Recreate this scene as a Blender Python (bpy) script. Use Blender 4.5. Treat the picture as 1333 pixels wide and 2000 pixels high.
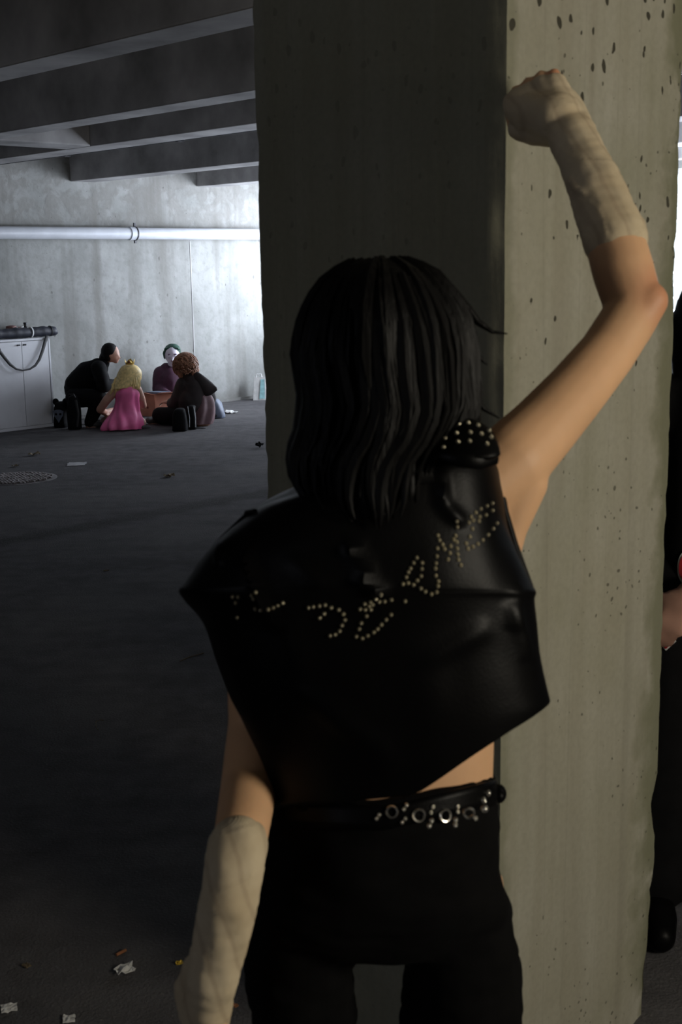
import bpy, bmesh, math, random
from mathutils import Vector, Matrix, noise
from mathutils.bvhtree import BVHTree
random.seed(7)
for o in list(bpy.data.objects): bpy.data.objects.remove(o)
sc = bpy.context.scene
V = Vector
# ------------------------------------------------------------------ camera, world, lights, exposure
CAM_Z, F = 1.60, 2400.0
PITCH, ROLL = math.radians(11.38), 0.0177
fwd = V((0, math.cos(PITCH), -math.sin(PITCH)))
up0 = V((0, math.sin(PITCH), math.cos(PITCH)))
cr = V((1, 0, 0)) * math.cos(ROLL) - up0 * math.sin(ROLL)
cu = V((1, 0, 0)) * math.sin(ROLL) + up0 * math.cos(ROLL)
EYE = V((0, 0, CAM_Z))
cam_d = bpy.data.cameras.new('camera'); cam = bpy.data.objects.new('camera', cam_d); sc.collection.objects.link(cam)
cam.matrix_world = Matrix(((cr.x, cu.x, -fwd.x, EYE.x), (cr.y, cu.y, -fwd.y, EYE.y), (cr.z, cu.z, -fwd.z, EYE.z), (0, 0, 0, 1)))
cam_d.sensor_fit = 'VERTICAL'; cam_d.sensor_height = 36; cam_d.lens = F / 2000 * 36; cam_d.clip_start = .05
sc.camera = cam
cam_d.dof.use_dof = True; cam_d.dof.focus_distance = 8.0; cam_d.dof.aperture_fstop = 11
sc.view_settings.view_transform = 'Standard'; sc.view_settings.look = 'None'
sc.view_settings.gamma = 1; sc.view_settings.exposure = 0; sc.view_settings.use_curve_mapping = False

def ray(px, py): return cr * ((px - 666.5) / F) + cu * ((1000 - py) / F) + fwd
def W(px, py, Y):                       # measured point of the photo at distance Y in front of the camera
    d = ray(px, py); return EYE + d * (Y / d.y)
def G(px, py, z=0.0):                   # measured point on a horizontal plane
    d = ray(px, py); return EYE + d * ((z - CAM_Z) / d.z)
def axd(p): return (p - EYE).dot(fwd)

# axes of the building: the beams run along U, the far wall along N
u_ = ray(-1800, 552); U = V((u_.x, u_.y, 0)).normalized(); N = V((U.y, -U.x, 0))
UW = G(460, 782).dot(U)                 # far wall plane
NS = None
def on_wall(px):                        # floor point of the far wall in column px
    lo, hi = 700.0, 1000.0
    for _ in range(60):
        m = (lo + hi) / 2
        if G(px, m).dot(U) > UW: lo = m
        else: hi = m
    return G(px, hi)
NS = on_wall(590).dot(N)                # side wall plane with the louvred window
def B(u, n, z): return U * u + N * n + V((0, 0, z))

world = bpy.data.worlds.new('world'); sc.world = world; world.use_nodes = True
bg = world.node_tree.nodes['Background']; bg.inputs[0].default_value = (.55, .65, 1, 1); bg.inputs[1].default_value = .03

def area(name, loc, target, sx, sy, power, col, spread=180):
    l = bpy.data.lights.new(name, 'AREA'); l.shape = 'RECTANGLE'; l.size = sx; l.size_y = sy; l.energy = power; l.color = col
    l.spread = math.radians(spread)
    o = bpy.data.objects.new(name, l); sc.collection.objects.link(o); o.location = loc
    o.rotation_euler = (target - loc).to_track_quat('-Z', 'Z').to_euler(); return o
WIN0, WIN1 = UW - 11.0, UW - .12
def skylight(u0, u1, power):            # sky seen through the louvres
    c = B((u0 + u1) / 2, NS + .40, 1.4); return area('window_daylight', c, c - N + U*.75 + V((0, 0, -.12)), u1 - u0, 1.7, power, (.80, .87, 1), 145)
skylight(UW - 3.0, UW - .15, 400)
gb = B(UW - 5.6, NS + .48, .80); area('ground_bounce', gb, gb + V((0, 0, 1)) - N*.08, .45, 6.4, 760, (.80, .87, 1)).rotation_euler = (N*-.08 + V((0,0,1))).to_track_quat('-Z', 'Y').to_euler()  # added uplight standing in for ground bounce, brightens the beam undersides
skylight(UW - 11, UW - 3.1, 60)
og = B(UW - 5, NS + 2.2, 5.5); area('outside_wall_lamp', og, og + N*1.4 + V((0, 0, -2.4)), 12, 1.5, 1500, (.85, .92, 1))  # added lamp, brightens the wall seen through the louvres
# added fill lamp on the left, lifts the pillar's dark left face
sd = V((-6.5, -4.5, 1.9)); area('left_fill', sd, V((0, 2.2, 1.2)), 3.5, 1.6, 38, (.84, .87, 1))
# warm lamp out of view on the right, lights pillar and arms
WARM_POS = V((2.42, .14, 1.72))
area('warm_right_lamp', WARM_POS, V((.35, 1.9, 1.2)), .6, .8, 45, (1, .915, .76))

# ------------------------------------------------------------------ helpers
class MB:
    def __init__(s): s.v = []; s.f = []
    def loft(s, rings, closed=True, cap=True):
        b = len(s.v); n = len(rings[0])
        for r in rings: s.v += [V(p) for p in r]
        for i in range(len(rings) - 1):
            for j in range(n if closed else n - 1):
                k = (j + 1) % n
                s.f.append((b + i*n + j, b + i*n + k, b + (i+1)*n + k, b + (i+1)*n + j))
        if cap and closed:
            s.f.append(tuple(b + j for j in reversed(range(n)))); s.f.append(tuple(b + (len(rings)-1)*n + j for j in range(n)))
        return s
    def capsule(s, a, ra, c, rc, n=16):
        a, c = V(a), V(c); ax = c - a
        if ax.length < 1e-6: ax = V((0, 0, 1e-4))
        z = ax.normalized(); x = z.orthogonal().normalized(); y = z.cross(x); R = []
        def ring(p, r): return [p + (x*math.cos(2*math.pi*i/n) + y*math.sin(2*math.pi*i/n)) * r for i in range(n)]
        for k in range(1, 6):
            t = math.pi/2 * k/5; R.append(ring(a - z*ra*math.cos(t), ra*math.sin(t) if k < 5 else ra))
        for k in range(0, 5):
            t = math.pi/2 * k/5; R.append(ring(c + z*rc*math.sin(t), rc*math.cos(t)))
        s.loft(R); return s
    def ell(s, c, r, rot=None, n=20):
        c = V(c); R = []; m = n // 2
        for k in range(1, m):
            t = math.pi*k/m
            g = []
            for i in range(n):
                p = V((r[0]*math.sin(t)*math.cos(2*math.pi*i/n), r[1]*math.sin(t)*math.sin(2*math.pi*i/n), -r[2]*math.cos(t)))
                if rot: p = rot @ p
                g.append(c + p)
            R.append(g)
        s.loft(R); return s
    def box(s, c, ax, h):               # centre, three axes, half sizes
        b = len(s.v); c = V(c)
        for k in (-1, 1):
            for j in (-1, 1):
                for i in (-1, 1): s.v.append(c + ax[0]*i*h[0] + ax[1]*j*h[1] + ax[2]*k*h[2])
        for q in ((0,2,3,1),(4,5,7,6),(0,1,5,4),(2,6,7,3),(0,4,6,2),(1,3,7,5)): s.f.append(tuple(b+t for t in q))
        return s
    def ubox(s, u0, u1, n0, n1, z0, z1):
        return s.box(B((u0+u1)/2, (n0+n1)/2, (z0+z1)/2), (U, N, V((0,0,1))), (abs(u1-u0)/2, abs(n1-n0)/2, abs(z1-z0)/2))
    def tube(s, pts, rad, n=8, flat=None):
        pts = [V(p) for p in pts]; R = []
        rad = rad if isinstance(rad, (list, tuple)) else [rad]*len(pts)
        z = (pts[1]-pts[0]).normalized(); x = (flat - z*flat.dot(z)).normalized() if flat else z.orthogonal().normalized()
        for i, p in enumerate(pts):
            z = (pts[min(i+1, len(pts)-1)] - pts[max(i-1, 0)]).normalized()
            x = (x - z*x.dot(z)).normalized(); y = z.cross(x); k = .35 if flat else 1
            R.append([p + (x*math.cos(2*math.pi*j/n)*k + y*math.sin(2*math.pi*j/n)) * rad[i] for j in range(n)])
        s.loft(R); return s
    def chain(s, pts, ex=0.0, n=18):    # (px, py, Y, radius px)
        for a, b in zip(pts, pts[1:]):
            pa, pb = W(*a[:3]), W(*b[:3])
            s.capsule(pa, a[3]*axd(pa)/F + ex, pb, b[3]*axd(pb)/F + ex, n)
        return s
    def wchain(s, pts, ex=0.0, n=14):   # (Vector, radius)
        for a, b in zip(pts, pts[1:]): s.capsule(a[0], a[1]+ex, b[0], b[1]+ex, n)
        return s
    def mesh(s, name):
        m = bpy.data.meshes.new(name); m.from_pydata([tuple(p) for p in s.v], [], s.f); m.update(); return m

ORG = {}
def link(name, me, mat, parent=None, base=None, smooth=True):
    if parent is not None: base = ORG[parent.name]
    if base is None:
        xs = [v.co for v in me.vertices]
        base = V((sum(p.x for p in xs)/len(xs), sum(p.y for p in xs)/len(xs), min(p.z for p in xs)))
    me.transform(Matrix.Translation(-base))
    if smooth: me.polygons.foreach_set('use_smooth', [True]*len(me.polygons)); me.set_sharp_from_angle(angle=math.radians(50))
    me.materials.clear(); me.materials.append(mat)
    o = bpy.data.objects.new(name, me); sc.collection.objects.link(o)
    if parent is not None: o.parent = parent
    else: o.location = base
    ORG[o.name] = base
    return o
def obj(name, mb, mat, parent=None, base=None, smooth=True, bevel=0):
    me = mb.mesh(name)
    bm = bmesh.new(); bm.from_mesh(me); bmesh.ops.recalc_face_normals(bm, faces=bm.faces); bm.to_mesh(me); bm.free()
    o = link(name, me, mat, parent, base, smooth)
    if bevel:
        b = o.modifiers.new('bevel', 'BEVEL'); b.width = bevel; b.segments = 2; b.limit_method = 'ANGLE'
    return o
def tag(o, label, cat, group=None):
    o['label'] = label; o['category'] = cat
    if group: o['group'] = group
    return o
def struct(name, mb, mat, **k):
    k.setdefault('base', V((0, 0, 0)))
    o = obj(name, mb, mat, smooth=False, **k); o['kind'] = 'structure'; return o
def empty(name, loc, label, cat, group=None):
    o = bpy.data.objects.new(name, None); sc.collection.objects.link(o); o.location = loc; o.empty_display_size = .1
    ORG[o.name] = V(loc); return tag(o, label, cat, group)
def fuse(name, mb, mat, voxel, smooth=6, parent=None, base=None, disp=None, sub=0):
    me = mb.mesh('t'); o = bpy.data.objects.new('t', me); sc.collection.objects.link(o)
    r = o.modifiers.new('r', 'REMESH'); r.mode = 'VOXEL'; r.voxel_size = voxel
    s = o.modifiers.new('s', 'SMOOTH'); s.iterations = smooth; s.factor = .5
    dg = bpy.context.evaluated_depsgraph_get(); dg.update()
    m = bpy.data.meshes.new_from_object(o.evaluated_get(dg)); m.name = name
    bpy.data.objects.remove(o)
    if disp:
        off = [(v.co + v.normal*disp(v.co, v.normal)) for v in m.vertices]
        for v, c in zip(m.vertices, off): v.co = c
        m.update()
    return link(name, m, mat, parent, base)
def nz(p, s, seed=0.0): return noise.noise(V(p)*s + V((seed, seed*1.7, seed*.3)))

# ------------------------------------------------------------------ materials
class Mat:
    def __init__(s, name, rough=.6, metal=0, spec=.5):
        s.m = bpy.data.materials.new(name); s.m.use_nodes = True; s.t = s.m.node_tree; s.n = s.t.nodes; s.l = s.t.links
        s.b = s.n['Principled BSDF']; s.b.inputs['Roughness'].default_value = rough; s.b.inputs['Metallic'].default_value = metal
        s.b.inputs['Specular IOR Level'].default_value = spec
        s.tc = s.n.new('ShaderNodeTexCoord'); s.geo = s.n.new('ShaderNodeNewGeometry')
    def inp(s, node, k, v):
        if isinstance(v, bpy.types.NodeSocket): s.l.new(v, node.inputs[k])
        else: node.inputs[k].default_value = v
    def mapv(s, scale=(1,1,1), src=None, rot=(0,0,0)):
        m = s.n.new('ShaderNodeMapping'); s.l.new(src or s.tc.outputs['Object'], m.inputs[0]); m.inputs['Scale'].default_value = scale
        m.inputs['Rotation'].default_value = rot; return m.outputs[0]
    def noise(s, scale, det=4, vec=None, rough=.55, dist=0):
        t = s.n.new('ShaderNodeTexNoise'); t.inputs['Scale'].default_value = scale; t.inputs['Detail'].default_value = det
        t.inputs['Roughness'].default_value = rough; t.inputs['Distortion'].default_value = dist
        s.l.new(vec or s.tc.outputs['Object'], t.inputs['Vector']); return t.outputs[0]
    def ramp(s, fac, stops):
        r = s.n.new('ShaderNodeValToRGB'); e = r.color_ramp.elements
        while len(e) < len(stops): e.new(.5)
        for k, (p, c) in zip(e, stops):
            k.position = p; k.color = (c, c, c, 1) if not isinstance(c, tuple) else (*c, 1)
        s.l.new(fac, r.inputs[0]); return r.outputs[0]
    def math(s, op, a, b=0.0, c=0.0):
        m = s.n.new('ShaderNodeMath'); m.operation = op; s.inp(m, 0, a); s.inp(m, 1, b); s.inp(m, 2, c); return m.outputs[0]
    def mix(s, fac, a, b, blend='MIX'):
        m = s.n.new('ShaderNodeMix'); m.data_type = 'RGBA'; m.blend_type = blend
        f = m.inputs[0]; A = m.inputs[6]; Bq = m.inputs[7]
        for sk, v in ((f, fac), (A, a), (Bq, b)):
            if isinstance(v, bpy.types.NodeSocket): s.l.new(v, sk)
            else: sk.default_value = v if not isinstance(v, tuple) or len(v) == 4 else (*v, 1)
        return m.outputs[2]
    def color(s, c):
        s.inp(s.b, 'Base Color', c if isinstance(c, bpy.types.NodeSocket) else (*c, 1)); return s
    def bump(s, h, strength=.3, dist=.01):
        b = s.n.new('ShaderNodeBump'); b.inputs['Strength'].default_value = strength; b.inputs['Distance'].default_value = dist
        s.l.new(h, b.inputs['Height']); s.l.new(b.outputs[0], s.b.inputs['Normal']); return s
    def pos(s): return s.geo.outputs['Position']
    def sep(s, vec, k):
        x = s.n.new('ShaderNodeSeparateXYZ'); s.l.new(vec, x.inputs[0]); return x.outputs[k]
    def near(s, p, r0, r1):             # 1 inside r0, 0 beyond r1
        d = s.n.new('ShaderNodeVectorMath'); d.operation = 'DISTANCE'; s.l.new(s.pos(), d.inputs[0]); d.inputs[1].default_value = p
        m = s.n.new('ShaderNodeMapRange'); s.l.new(d.outputs['Value'], m.inputs[0])
        m.inputs[1].default_value = r0; m.inputs[2].default_value = r1; m.inputs[3].default_value = 1; m.inputs[4].default_value = 0
        m.interpolation_type = 'SMOOTHSTEP'; return m.outputs[0]
    def pocks(s, scale, keep, vec=None, big=.22):
        v = s.n.new('ShaderNodeTexVoronoi'); v.inputs['Scale'].default_value = scale
        nv = s.n.new('ShaderNodeVectorMath'); nv.operation = 'ADD'; s.l.new(vec or s.tc.outputs['Object'], nv.inputs[0])
        w = s.n.new('ShaderNodeTexNoise'); w.inputs['Scale'].default_value = 25; w.inputs['Detail'].default_value = 2
        s.l.new(s.tc.outputs['Object'], w.inputs['Vector'])
        sc_ = s.n.new('ShaderNodeVectorMath'); sc_.operation = 'SCALE'; s.l.new(w.outputs[1], sc_.inputs[0]); sc_.inputs['Scale'].default_value = .02
        s.l.new(sc_.outputs[0], nv.inputs[1]); s.l.new(nv.outputs[0], v.inputs['Vector'])
        r = s.sep(v.outputs['Color'], 0)
        size = s.math('MULTIPLY', s.math('MAXIMUM', s.math('SUBTRACT', r, 1 - keep if not isinstance(keep, bpy.types.NodeSocket) else s.math('SUBTRACT', 1.0, keep)), 0.0), big / .3)
        d = s.math('SUBTRACT', size, v.outputs['Distance'])
        return s.ramp(s.math('MULTIPLY_ADD', d, 14.0, .5), [(.45, 0.0), (.62, 1.0)])

def plain(name, col, rough=.6, metal=0, spec=.5, var=.25, nscale=20, bump=.15, bscale=60):
    m = Mat(name, rough, metal, spec)
    n = m.noise(nscale, 4)
    lo = tuple(c*(1-var) for c in col); hi = tuple(min(1, c*(1+var)) for c in col)
    m.color(m.ramp(n, [(.3, lo), (.7, hi)]))
    if bump: m.bump(m.noise(bscale, 5), bump, .004)
    return m.m

def mat_pillar():
    m = Mat('pillar_concrete', .85, spec=.25)
    o = m.tc.outputs['Object']
    st = m.noise(1.0, 6, m.mapv((16, 16, 1.1)), dist=.5)
    cl = m.noise(3.5, 6); fine = m.noise(90, 3)
    z = m.sep(o, 2)
    base = m.ramp(st, [(.25, (.27, .255, .205)), (.5, (.32, .31, .255)), (.78, (.37, .36, .305))])
    base = m.mix(m.ramp(cl, [(.3, .0), (.75, .55)]), base, (.25, .235, .16, 1))
    base = m.mix(m.ramp(m.noise(1.2, 5, dist=1.0), [(.48, 0.0), (.66, .35)]), base, (.185, .19, .115, 1))
    # fine seam lines of the shuttering boards
    w = m.noise(1.0, 1, m.mapv((7, 7, .05)))
    base = m.mix(m.ramp(w, [(.495, 0.0), (.5, .30), (.505, 0.0)]), base, (.2, .19, .15, 1))
    keep = m.ramp(m.math('MULTIPLY_ADD', z, .333, 0.0), [(.0, .10), (.40, .14), (.50, .45), (.7, .62)])
    p1 = m.pocks(44, keep, m.mapv((1, 1, .6)), .17); p2 = m.pocks(75, m.ramp(m.noise(3, 2), [(.4, .06), (.6, .5)]), None, .2)
    dn = m.n.new('ShaderNodeVectorMath'); dn.operation = 'DOT_PRODUCT'; m.l.new(o, dn.inputs[0]); dn.inputs[1].default_value = N
    dq = dn.outputs['Value']
    face_ = m.ramp(m.math('MULTIPLY_ADD', dq, 20.0, .3), [(.35, .25), (.5, 1.0)])
    pk = m.math('MULTIPLY', m.math('MAXIMUM', p1, m.math('MULTIPLY', p2, .7)), face_)
    en = m.noise(7, 6)
    e1 = m.math('SUBTRACT', 1.0, m.math('DIVIDE', dq, m.math('MULTIPLY_ADD', en, .10, -.02)))
    e2 = m.math('SUBTRACT', 1.0, m.math('DIVIDE', m.math('SUBTRACT', PILLAR_W, dq), m.math('MULTIPLY_ADD', en, .34, -.09)))
    eg = m.math('MAXIMUM', m.ramp(e1, [(.0, 0.0), (.5, .4)]), m.ramp(e2, [(.0, 0.0), (.6, .7)]))
    base = m.mix(eg, base, (.13, .135, .075, 1))
    base = m.mix(pk, base, (.045, .042, .03, 1))
    base = m.mix(m.ramp(fine, [(.35, .12), (.6, 0.0)]), base, (.1, .1, .08, 1))
    m.color(base)
    h = m.math('SUBTRACT', m.math('ADD', m.math('MULTIPLY', st, .5), m.math('MULTIPLY', fine, .15)), pk)
    return m.bump(h, .5, .006).m
def mat_wall():
    m = Mat('wall_concrete', .9, spec=.2)
    o = m.tc.outputs['Object']; z = m.sep(o, 2)
    st = m.noise(1.0, 6, m.mapv((3.5, 3.5, .25))); cl = m.noise(2.2, 7); fine = m.noise(14, 6)
    base = m.ramp(cl, [(.3, (.20, .205, .195)), (.55, (.26, .265, .255)), (.75, (.32, .325, .315))])
    base = m.mix(m.ramp(st, [(.50, 0.0), (.66, .6)]), base, (.135, .128, .115, 1))
    up = m.ramp(m.math('MULTIPLY', z, .333), [(.62, 0.0), (.67, 1.0)])
    pe = m.math('MULTIPLY', up, m.ramp(m.noise(5, 9, dist=.4), [(.42, 0.0), (.52, .55), (.7, .25)]))
    base = m.mix(pe, base, (.17, .163, .15, 1))
    sp = m.mapv((1, 1, .7)); sp = m.math('MAXIMUM', m.pocks(13, .34, sp, .17), m.pocks(34, .25, None, .2))
    base = m.mix(m.math('MULTIPLY', sp, .75), base, (.12, .115, .11, 1))
    base = m.mix(m.ramp(fine, [(.3, .35), (.5, 0.0)]), base, (.15, .15, .14, 1))
    low = m.ramp(m.math('MULTIPLY_ADD', m.noise(4, 5), .09, m.math('MULTIPLY', z, .333)), [(.06, .5), (.10, 0.0)])
    base = m.mix(low, base, (.13, .125, .115, 1))
    m.color(base); return m.bump(m.math('ADD', fine, m.math('MULTIPLY', pe, .8)), .35, .01).m
def mat_floor():
    m = Mat('asphalt', .9, spec=.1)
    f = m.noise(110, 3); md = m.noise(9, 6); lg = m.noise(.7, 5, dist=.8)
    base = m.ramp(md, [(.3, (.058, .056, .059)), (.7, (.100, .097, .101))])
    base = m.mix(m.ramp(lg, [(.4, 0.0), (.7, .6)]), base, (.13, .125, .125, 1))
    base = m.mix(m.ramp(m.noise(1.0, 5, m.mapv((1.2, 5, 1), rot=(0, 0, .75))), [(.5, 0.0), (.72, .5)]), base, (.045, .043, .045, 1))
    base = m.mix(m.ramp(f, [(.62, 0.0), (.75, .7)]), base, (.2, .19, .18, 1))
    n_ = m.n.new('ShaderNodeVectorMath'); n_.operation = 'DOT_PRODUCT'; m.l.new(m.tc.outputs['Object'], n_.inputs[0])
    # seam between two asphalt strips
    a, b = G(0, 1052), G(520, 955); d = (b - a).normalized(); pn = V((-d.y, d.x, 0))
    n_.inputs[1].default_value = pn
    q = m.math('ADD', m.math('SUBTRACT', n_.outputs['Value'], a.dot(pn)), m.math('MULTIPLY', m.noise(6, 4), .16))
    band = m.ramp(m.math('MULTIPLY_ADD', q, .8, .5), [(.36, 0.0), (.44, .75), (.52, .75), (.6, 0.0)])
    gr = m.math('MULTIPLY', band, m.ramp(m.noise(60, 2), [(.42, .35), (.55, 1.0)]))
    base = m.mix(gr, base, (.03, .028, .028, 1))
    m.color(base); return m.bump(m.math('ADD', f, md), .6, .006).m
M = {}
PILLAR_W = (G(1272, 1937) - V((.272, 2.02, 0))).dot(N) - .06
M['pillar'] = mat_pillar(); M['wall'] = mat_wall(); M['floor'] = mat_floor()
M['ceiling'] = plain('ceiling_concrete', (.33, .325, .325), .9, spec=.1, var=.35, nscale=2.5, bump=.3, bscale=18)
M['pipe'] = plain('grey_pipe_paint', (.50, .52, .56), .35, var=.08, nscale=6, bump=.03)
M['dark_metal'] = plain('dark_metal', (.04, .04, .045), .5, .5)
M['slat'] = plain('louvre_slat', (.60, .62, .64), .5, .2, var=.1)
M['cab'] = plain('cabinet_enamel', (.62, .63, .66), .42, var=.07, nscale=4, bump=.03)
M['navy'] = plain('navy_nylon', (.010, .012, .022), .6, var=.3)
M['black_cloth'] = plain('black_cloth', (.0035, .0035, .004), .85, spec=.15, var=.3)
M['strap'] = plain('black_webbing', (.008, .008, .009), .6)
M['white'] = plain('white_plastic', (.75, .75, .75), .4, var=.05)
M['litter'] = plain('dirty_paper', (.32, .32, .33), .85, var=.3, nscale=25)
M['whitepaper'] = plain('white_paper', (.62, .62, .60), .8, var=.15, nscale=15)
M['board'] = plain('brown_cardboard', (.42, .17, .11), .8, var=.15, nscale=10)
M['outside'] = plain('pale_backing', (.62, .65, .64), .9, var=.12, nscale=1.5)
M['redspot'] = plain('dark_red_print', (.16, .02, .02), .7)
M['pink'] = plain('pink_satin', (.74, .14, .33), .42, spec=.5, var=.12, nscale=8, bump=.25, bscale=25)
M['maroon'] = plain('dark_maroon_cloth', (.050, .012, .032), .75, var=.25)
M['hoodie'] = plain('dark_brown_hoodie', (.014, .008, .008), .8, var=.3, bump=.3, bscale=30)
M['robe'] = plain('dull_mauve_brown_cloth', (.10, .052, .058), .75, var=.2, bump=.3, bscale=30)
M['grey_bag'] = plain('grey_blue_nylon', (.10, .12, .17), .6, var=.2)
M['gold'] = plain('gold_foil', (.62, .43, .12), .35, .7, var=.15)
M['blonde'] = plain('blonde_wig', (.72, .55, .24), .45, var=.3, nscale=40)
M['green'] = plain('green_hair', (.008, .05, .032), .5, var=.4, nscale=40)
M['brown_hair'] = plain('brown_curls', (.22, .10, .055), .6, var=.5, nscale=50)
M['dark_hair'] = plain('dark_hair', (.006, .005, .005), .65, spec=.15, var=.3)
M['red_cloth'] = plain('red_cloth', (.30, .01, .015), .7)
M['rust'] = plain('cigarette_filter', (.30, .12, .05), .8)
M['yellow'] = plain('yellow_foil', (.75, .50, .04), .35, .3)
M['leaf'] = plain('dry_leaf', (.12, .09, .05), .8)
M['cobble'] = plain('rough_iron_studs', (.24, .22, .22), .7, var=.5, nscale=30)
M['iron'] = plain('cast_iron', (.13, .12, .125), .45, .3, var=.3, nscale=40)
M['eye'] = plain('smudged_eye_paint', (.20, .13, .20), .8)
M['shoe'] = plain('dark_grey_shoe', (.05, .05, .05), .7)
M['cyan'] = plain('cyan_print', (.28, .50, .52), .6)
M['dim_red'] = plain('dusty_red_plastic', (.18, .09, .08), .7)
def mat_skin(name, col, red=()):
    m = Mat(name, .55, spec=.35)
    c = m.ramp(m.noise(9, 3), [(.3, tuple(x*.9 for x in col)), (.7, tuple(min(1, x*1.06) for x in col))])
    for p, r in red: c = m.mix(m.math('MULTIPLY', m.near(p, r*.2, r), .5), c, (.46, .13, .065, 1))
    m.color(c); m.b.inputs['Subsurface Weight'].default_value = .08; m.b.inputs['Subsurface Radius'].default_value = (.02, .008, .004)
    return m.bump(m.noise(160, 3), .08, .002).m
ELB = W(1285, 585, 1.69); ELB2 = W(490, 1640, 1.23)
M['skin'] = mat_skin('skin', (.64, .38, .21), [(ELB, .07), (ELB2, .07), (W(1085, 137, 1.92), .03), (W(1010, 165, 1.92), .04)])
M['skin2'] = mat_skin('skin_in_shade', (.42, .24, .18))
M['pale'] = mat_skin('pale_face_paint', (.62, .58, .66))
def mat_wrap():
    m = Mat('elastic_bandage', .9, spec=.15)
    w = m.n.new('ShaderNodeTexWave'); w.inputs['Scale'].default_value = 9; w.inputs['Distortion'].default_value = 2.5; w.inputs['Detail'].default_value = 3
    m.l.new(m.mapv((1, 1, 1), rot=(.5, .3, 0)), w.inputs['Vector'])
    wf = m.n.new('ShaderNodeTexWave'); wf.inputs['Scale'].default_value = 160; m.l.new(m.mapv(rot=(0, .5, 0)), wf.inputs['Vector']); wf.bands_direction = 'Z'
    c = m.ramp(m.noise(14, 4), [(.3, (.47, .38, .25)), (.7, (.60, .51, .36))])
    c = m.mix(m.ramp(w.outputs[1], [(.0, .35), (.12, 0.0)]), c, (.30, .22, .15, 1))
    m.color(c); return m.bump(m.math('ADD', m.math('MULTIPLY', w.outputs[1], 1.0), m.math('MULTIPLY', wf.outputs[1], .15)), .5, .003).m
M['wrap'] = mat_wrap()
def mat_leather():
    m = Mat('black_leather', .42, spec=.09)
    m.color(m.ramp(m.noise(8, 3), [(.3, (.0015, .0015, .0016)), (.7, (.003, .0029, .003))]))
    v = m.n.new('ShaderNodeTexVoronoi'); v.inputs['Scale'].default_value = 260; m.l.new(m.tc.outputs['Object'], v.inputs['Vector'])
    return m.bump(m.math('ADD', m.math('MULTIPLY', v.outputs[0], .25), m.noise(18, 4)), .12, .003).m
M['leather'] = mat_leather()
def mat_hair():
    m = Mat('black_hair', .5, spec=.12)
    n = m.noise(1.0, 3, m.mapv((180, 180, 3)))
    m.color(m.ramp(n, [(.3, (.0012, .0011, .0011)), (.7, (.004, .0038, .0035))]))
    return m.bump(n, .5, .003).m
M['hair'] = mat_hair()
M['jeans'] = plain('black_trousers', (.0022, .0021, .0022), .9, spec=.1, var=.3)
M['stud'] = plain('dull_nickel_stud', (.46, .42, .30), .42, .85, var=.1, nscale=30, bump=0)
M['nickel'] = plain('nickel', (.75, .72, .64), .22, .95, var=.1, bump=0)

# ------------------------------------------------------------------ the setting
ZB, ZC = 2.51, 3.05                      # underside of the beams, of the slab
m = MB(); m.box((0, 5, -.1), (V((1,0,0)), V((0,1,0)), V((0,0,1))), (30, 30, .1)); struct('floor', m, M['floor'])
m = MB(); m.ubox(-22, UW+.3, -22, NS+.25, ZC, ZC+.2); struct('ceiling', m, M['ceiling'])
m = MB(); m.ubox(UW, UW+.3, -22, NS+.25, 0, ZC); wl = struct('wall_back', m, M['wall'])
# shuttering joints of the wall: two shallow grooves filled by thin dark strips
j1 = on_wall(384).dot(N)
m = MB(); m.ubox(UW-.004, UW+.001, j1-.006, j1+.006, 0.02, 1.90); struct('trim_1', m, M['ceiling'])
zk = .16
m = MB(); m.ubox(UW-.03, UW, -22, NS, 0, .035); struct('baseboard_back', m, M['wall'])
# side wall below and above the louvred window
m = MB(); m.ubox(-22, UW, NS, NS+.25, 0, .74); m.ubox(-22, UW, NS, NS+.25, 2.44, ZC); m.ubox(WIN1, UW, NS, NS+.25, .74, 2.44); m.ubox(-22, WIN0, NS, NS+.25, .74, 2.44)
struct('wall_right', m, M['wall'])
m = MB()
m.ubox(WIN0, WIN1, NS+.02, NS+.10, .72, .78)
m.ubox(WIN0, WIN1, NS+.02, NS+.10, 2.38, 2.44)
for k in range(6): c = WIN0 + (WIN1-WIN0)*k/5; m.ubox(c-.03, c+.03, NS+.02, NS+.10, .74, 2.44)
wf = struct('window_1', m, M['slat'])
for k in range(13):
    z = .86 + k*.122; s = MB()
    a = math.radians(28); d1 = (-N*math.cos(a) + V((0,0,math.sin(a)))); d2 = d1.cross(U)
    s.box(B((WIN0+WIN1)/2, NS+.13, z), (U, d1, d2), ((WIN1-WIN0)/2, .028, .0025))
    o = obj('slat', s, M['slat'], wf, smooth=False)
# added pale wall outside, makes the louvre gaps look bright
m = MB(); m.ubox(-22, UW+4, NS+4.0, NS+4.3, -.1, 7); struct('wall_backing', m, M['outside'])
# ceiling beams
def nn(px, py): return G(px, py, ZB).dot(N)
for i, (px, yn, yf) in enumerate([(490, 15, 52), (490, 177, 194), (490, 242, 256), (490, 317, 325), (490, 355, 360), (498, 377, 380.5)]):
    n0, n1 = nn(px, yn), nn(px, yf)
    print('beam', i, n0, n1)
    m = MB(); m.ubox(-20, UW, n0, n1, ZB, ZC); struct('trim_%d' % (i+2), m, M['ceiling'], bevel=.01)
# short cross beam between the second and the third beam
ua, ub = G(185, 286, ZB).dot(U), G(130, 292, ZB).dot(U)
m = MB(); m.ubox(min(ua, ub), max(ua, ub), nn(490, 194), nn(490, 242), ZB, ZC); struct('trim_8', m, M['ceiling'], bevel=.01)
m = MB()
for nb in (nn(490, 15) - 1.7, nn(490, 15)-3.4): m.ubox(-20, UW, nb-.2, nb, ZB, ZC)
struct('trim_9', m, M['ceiling'])
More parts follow.
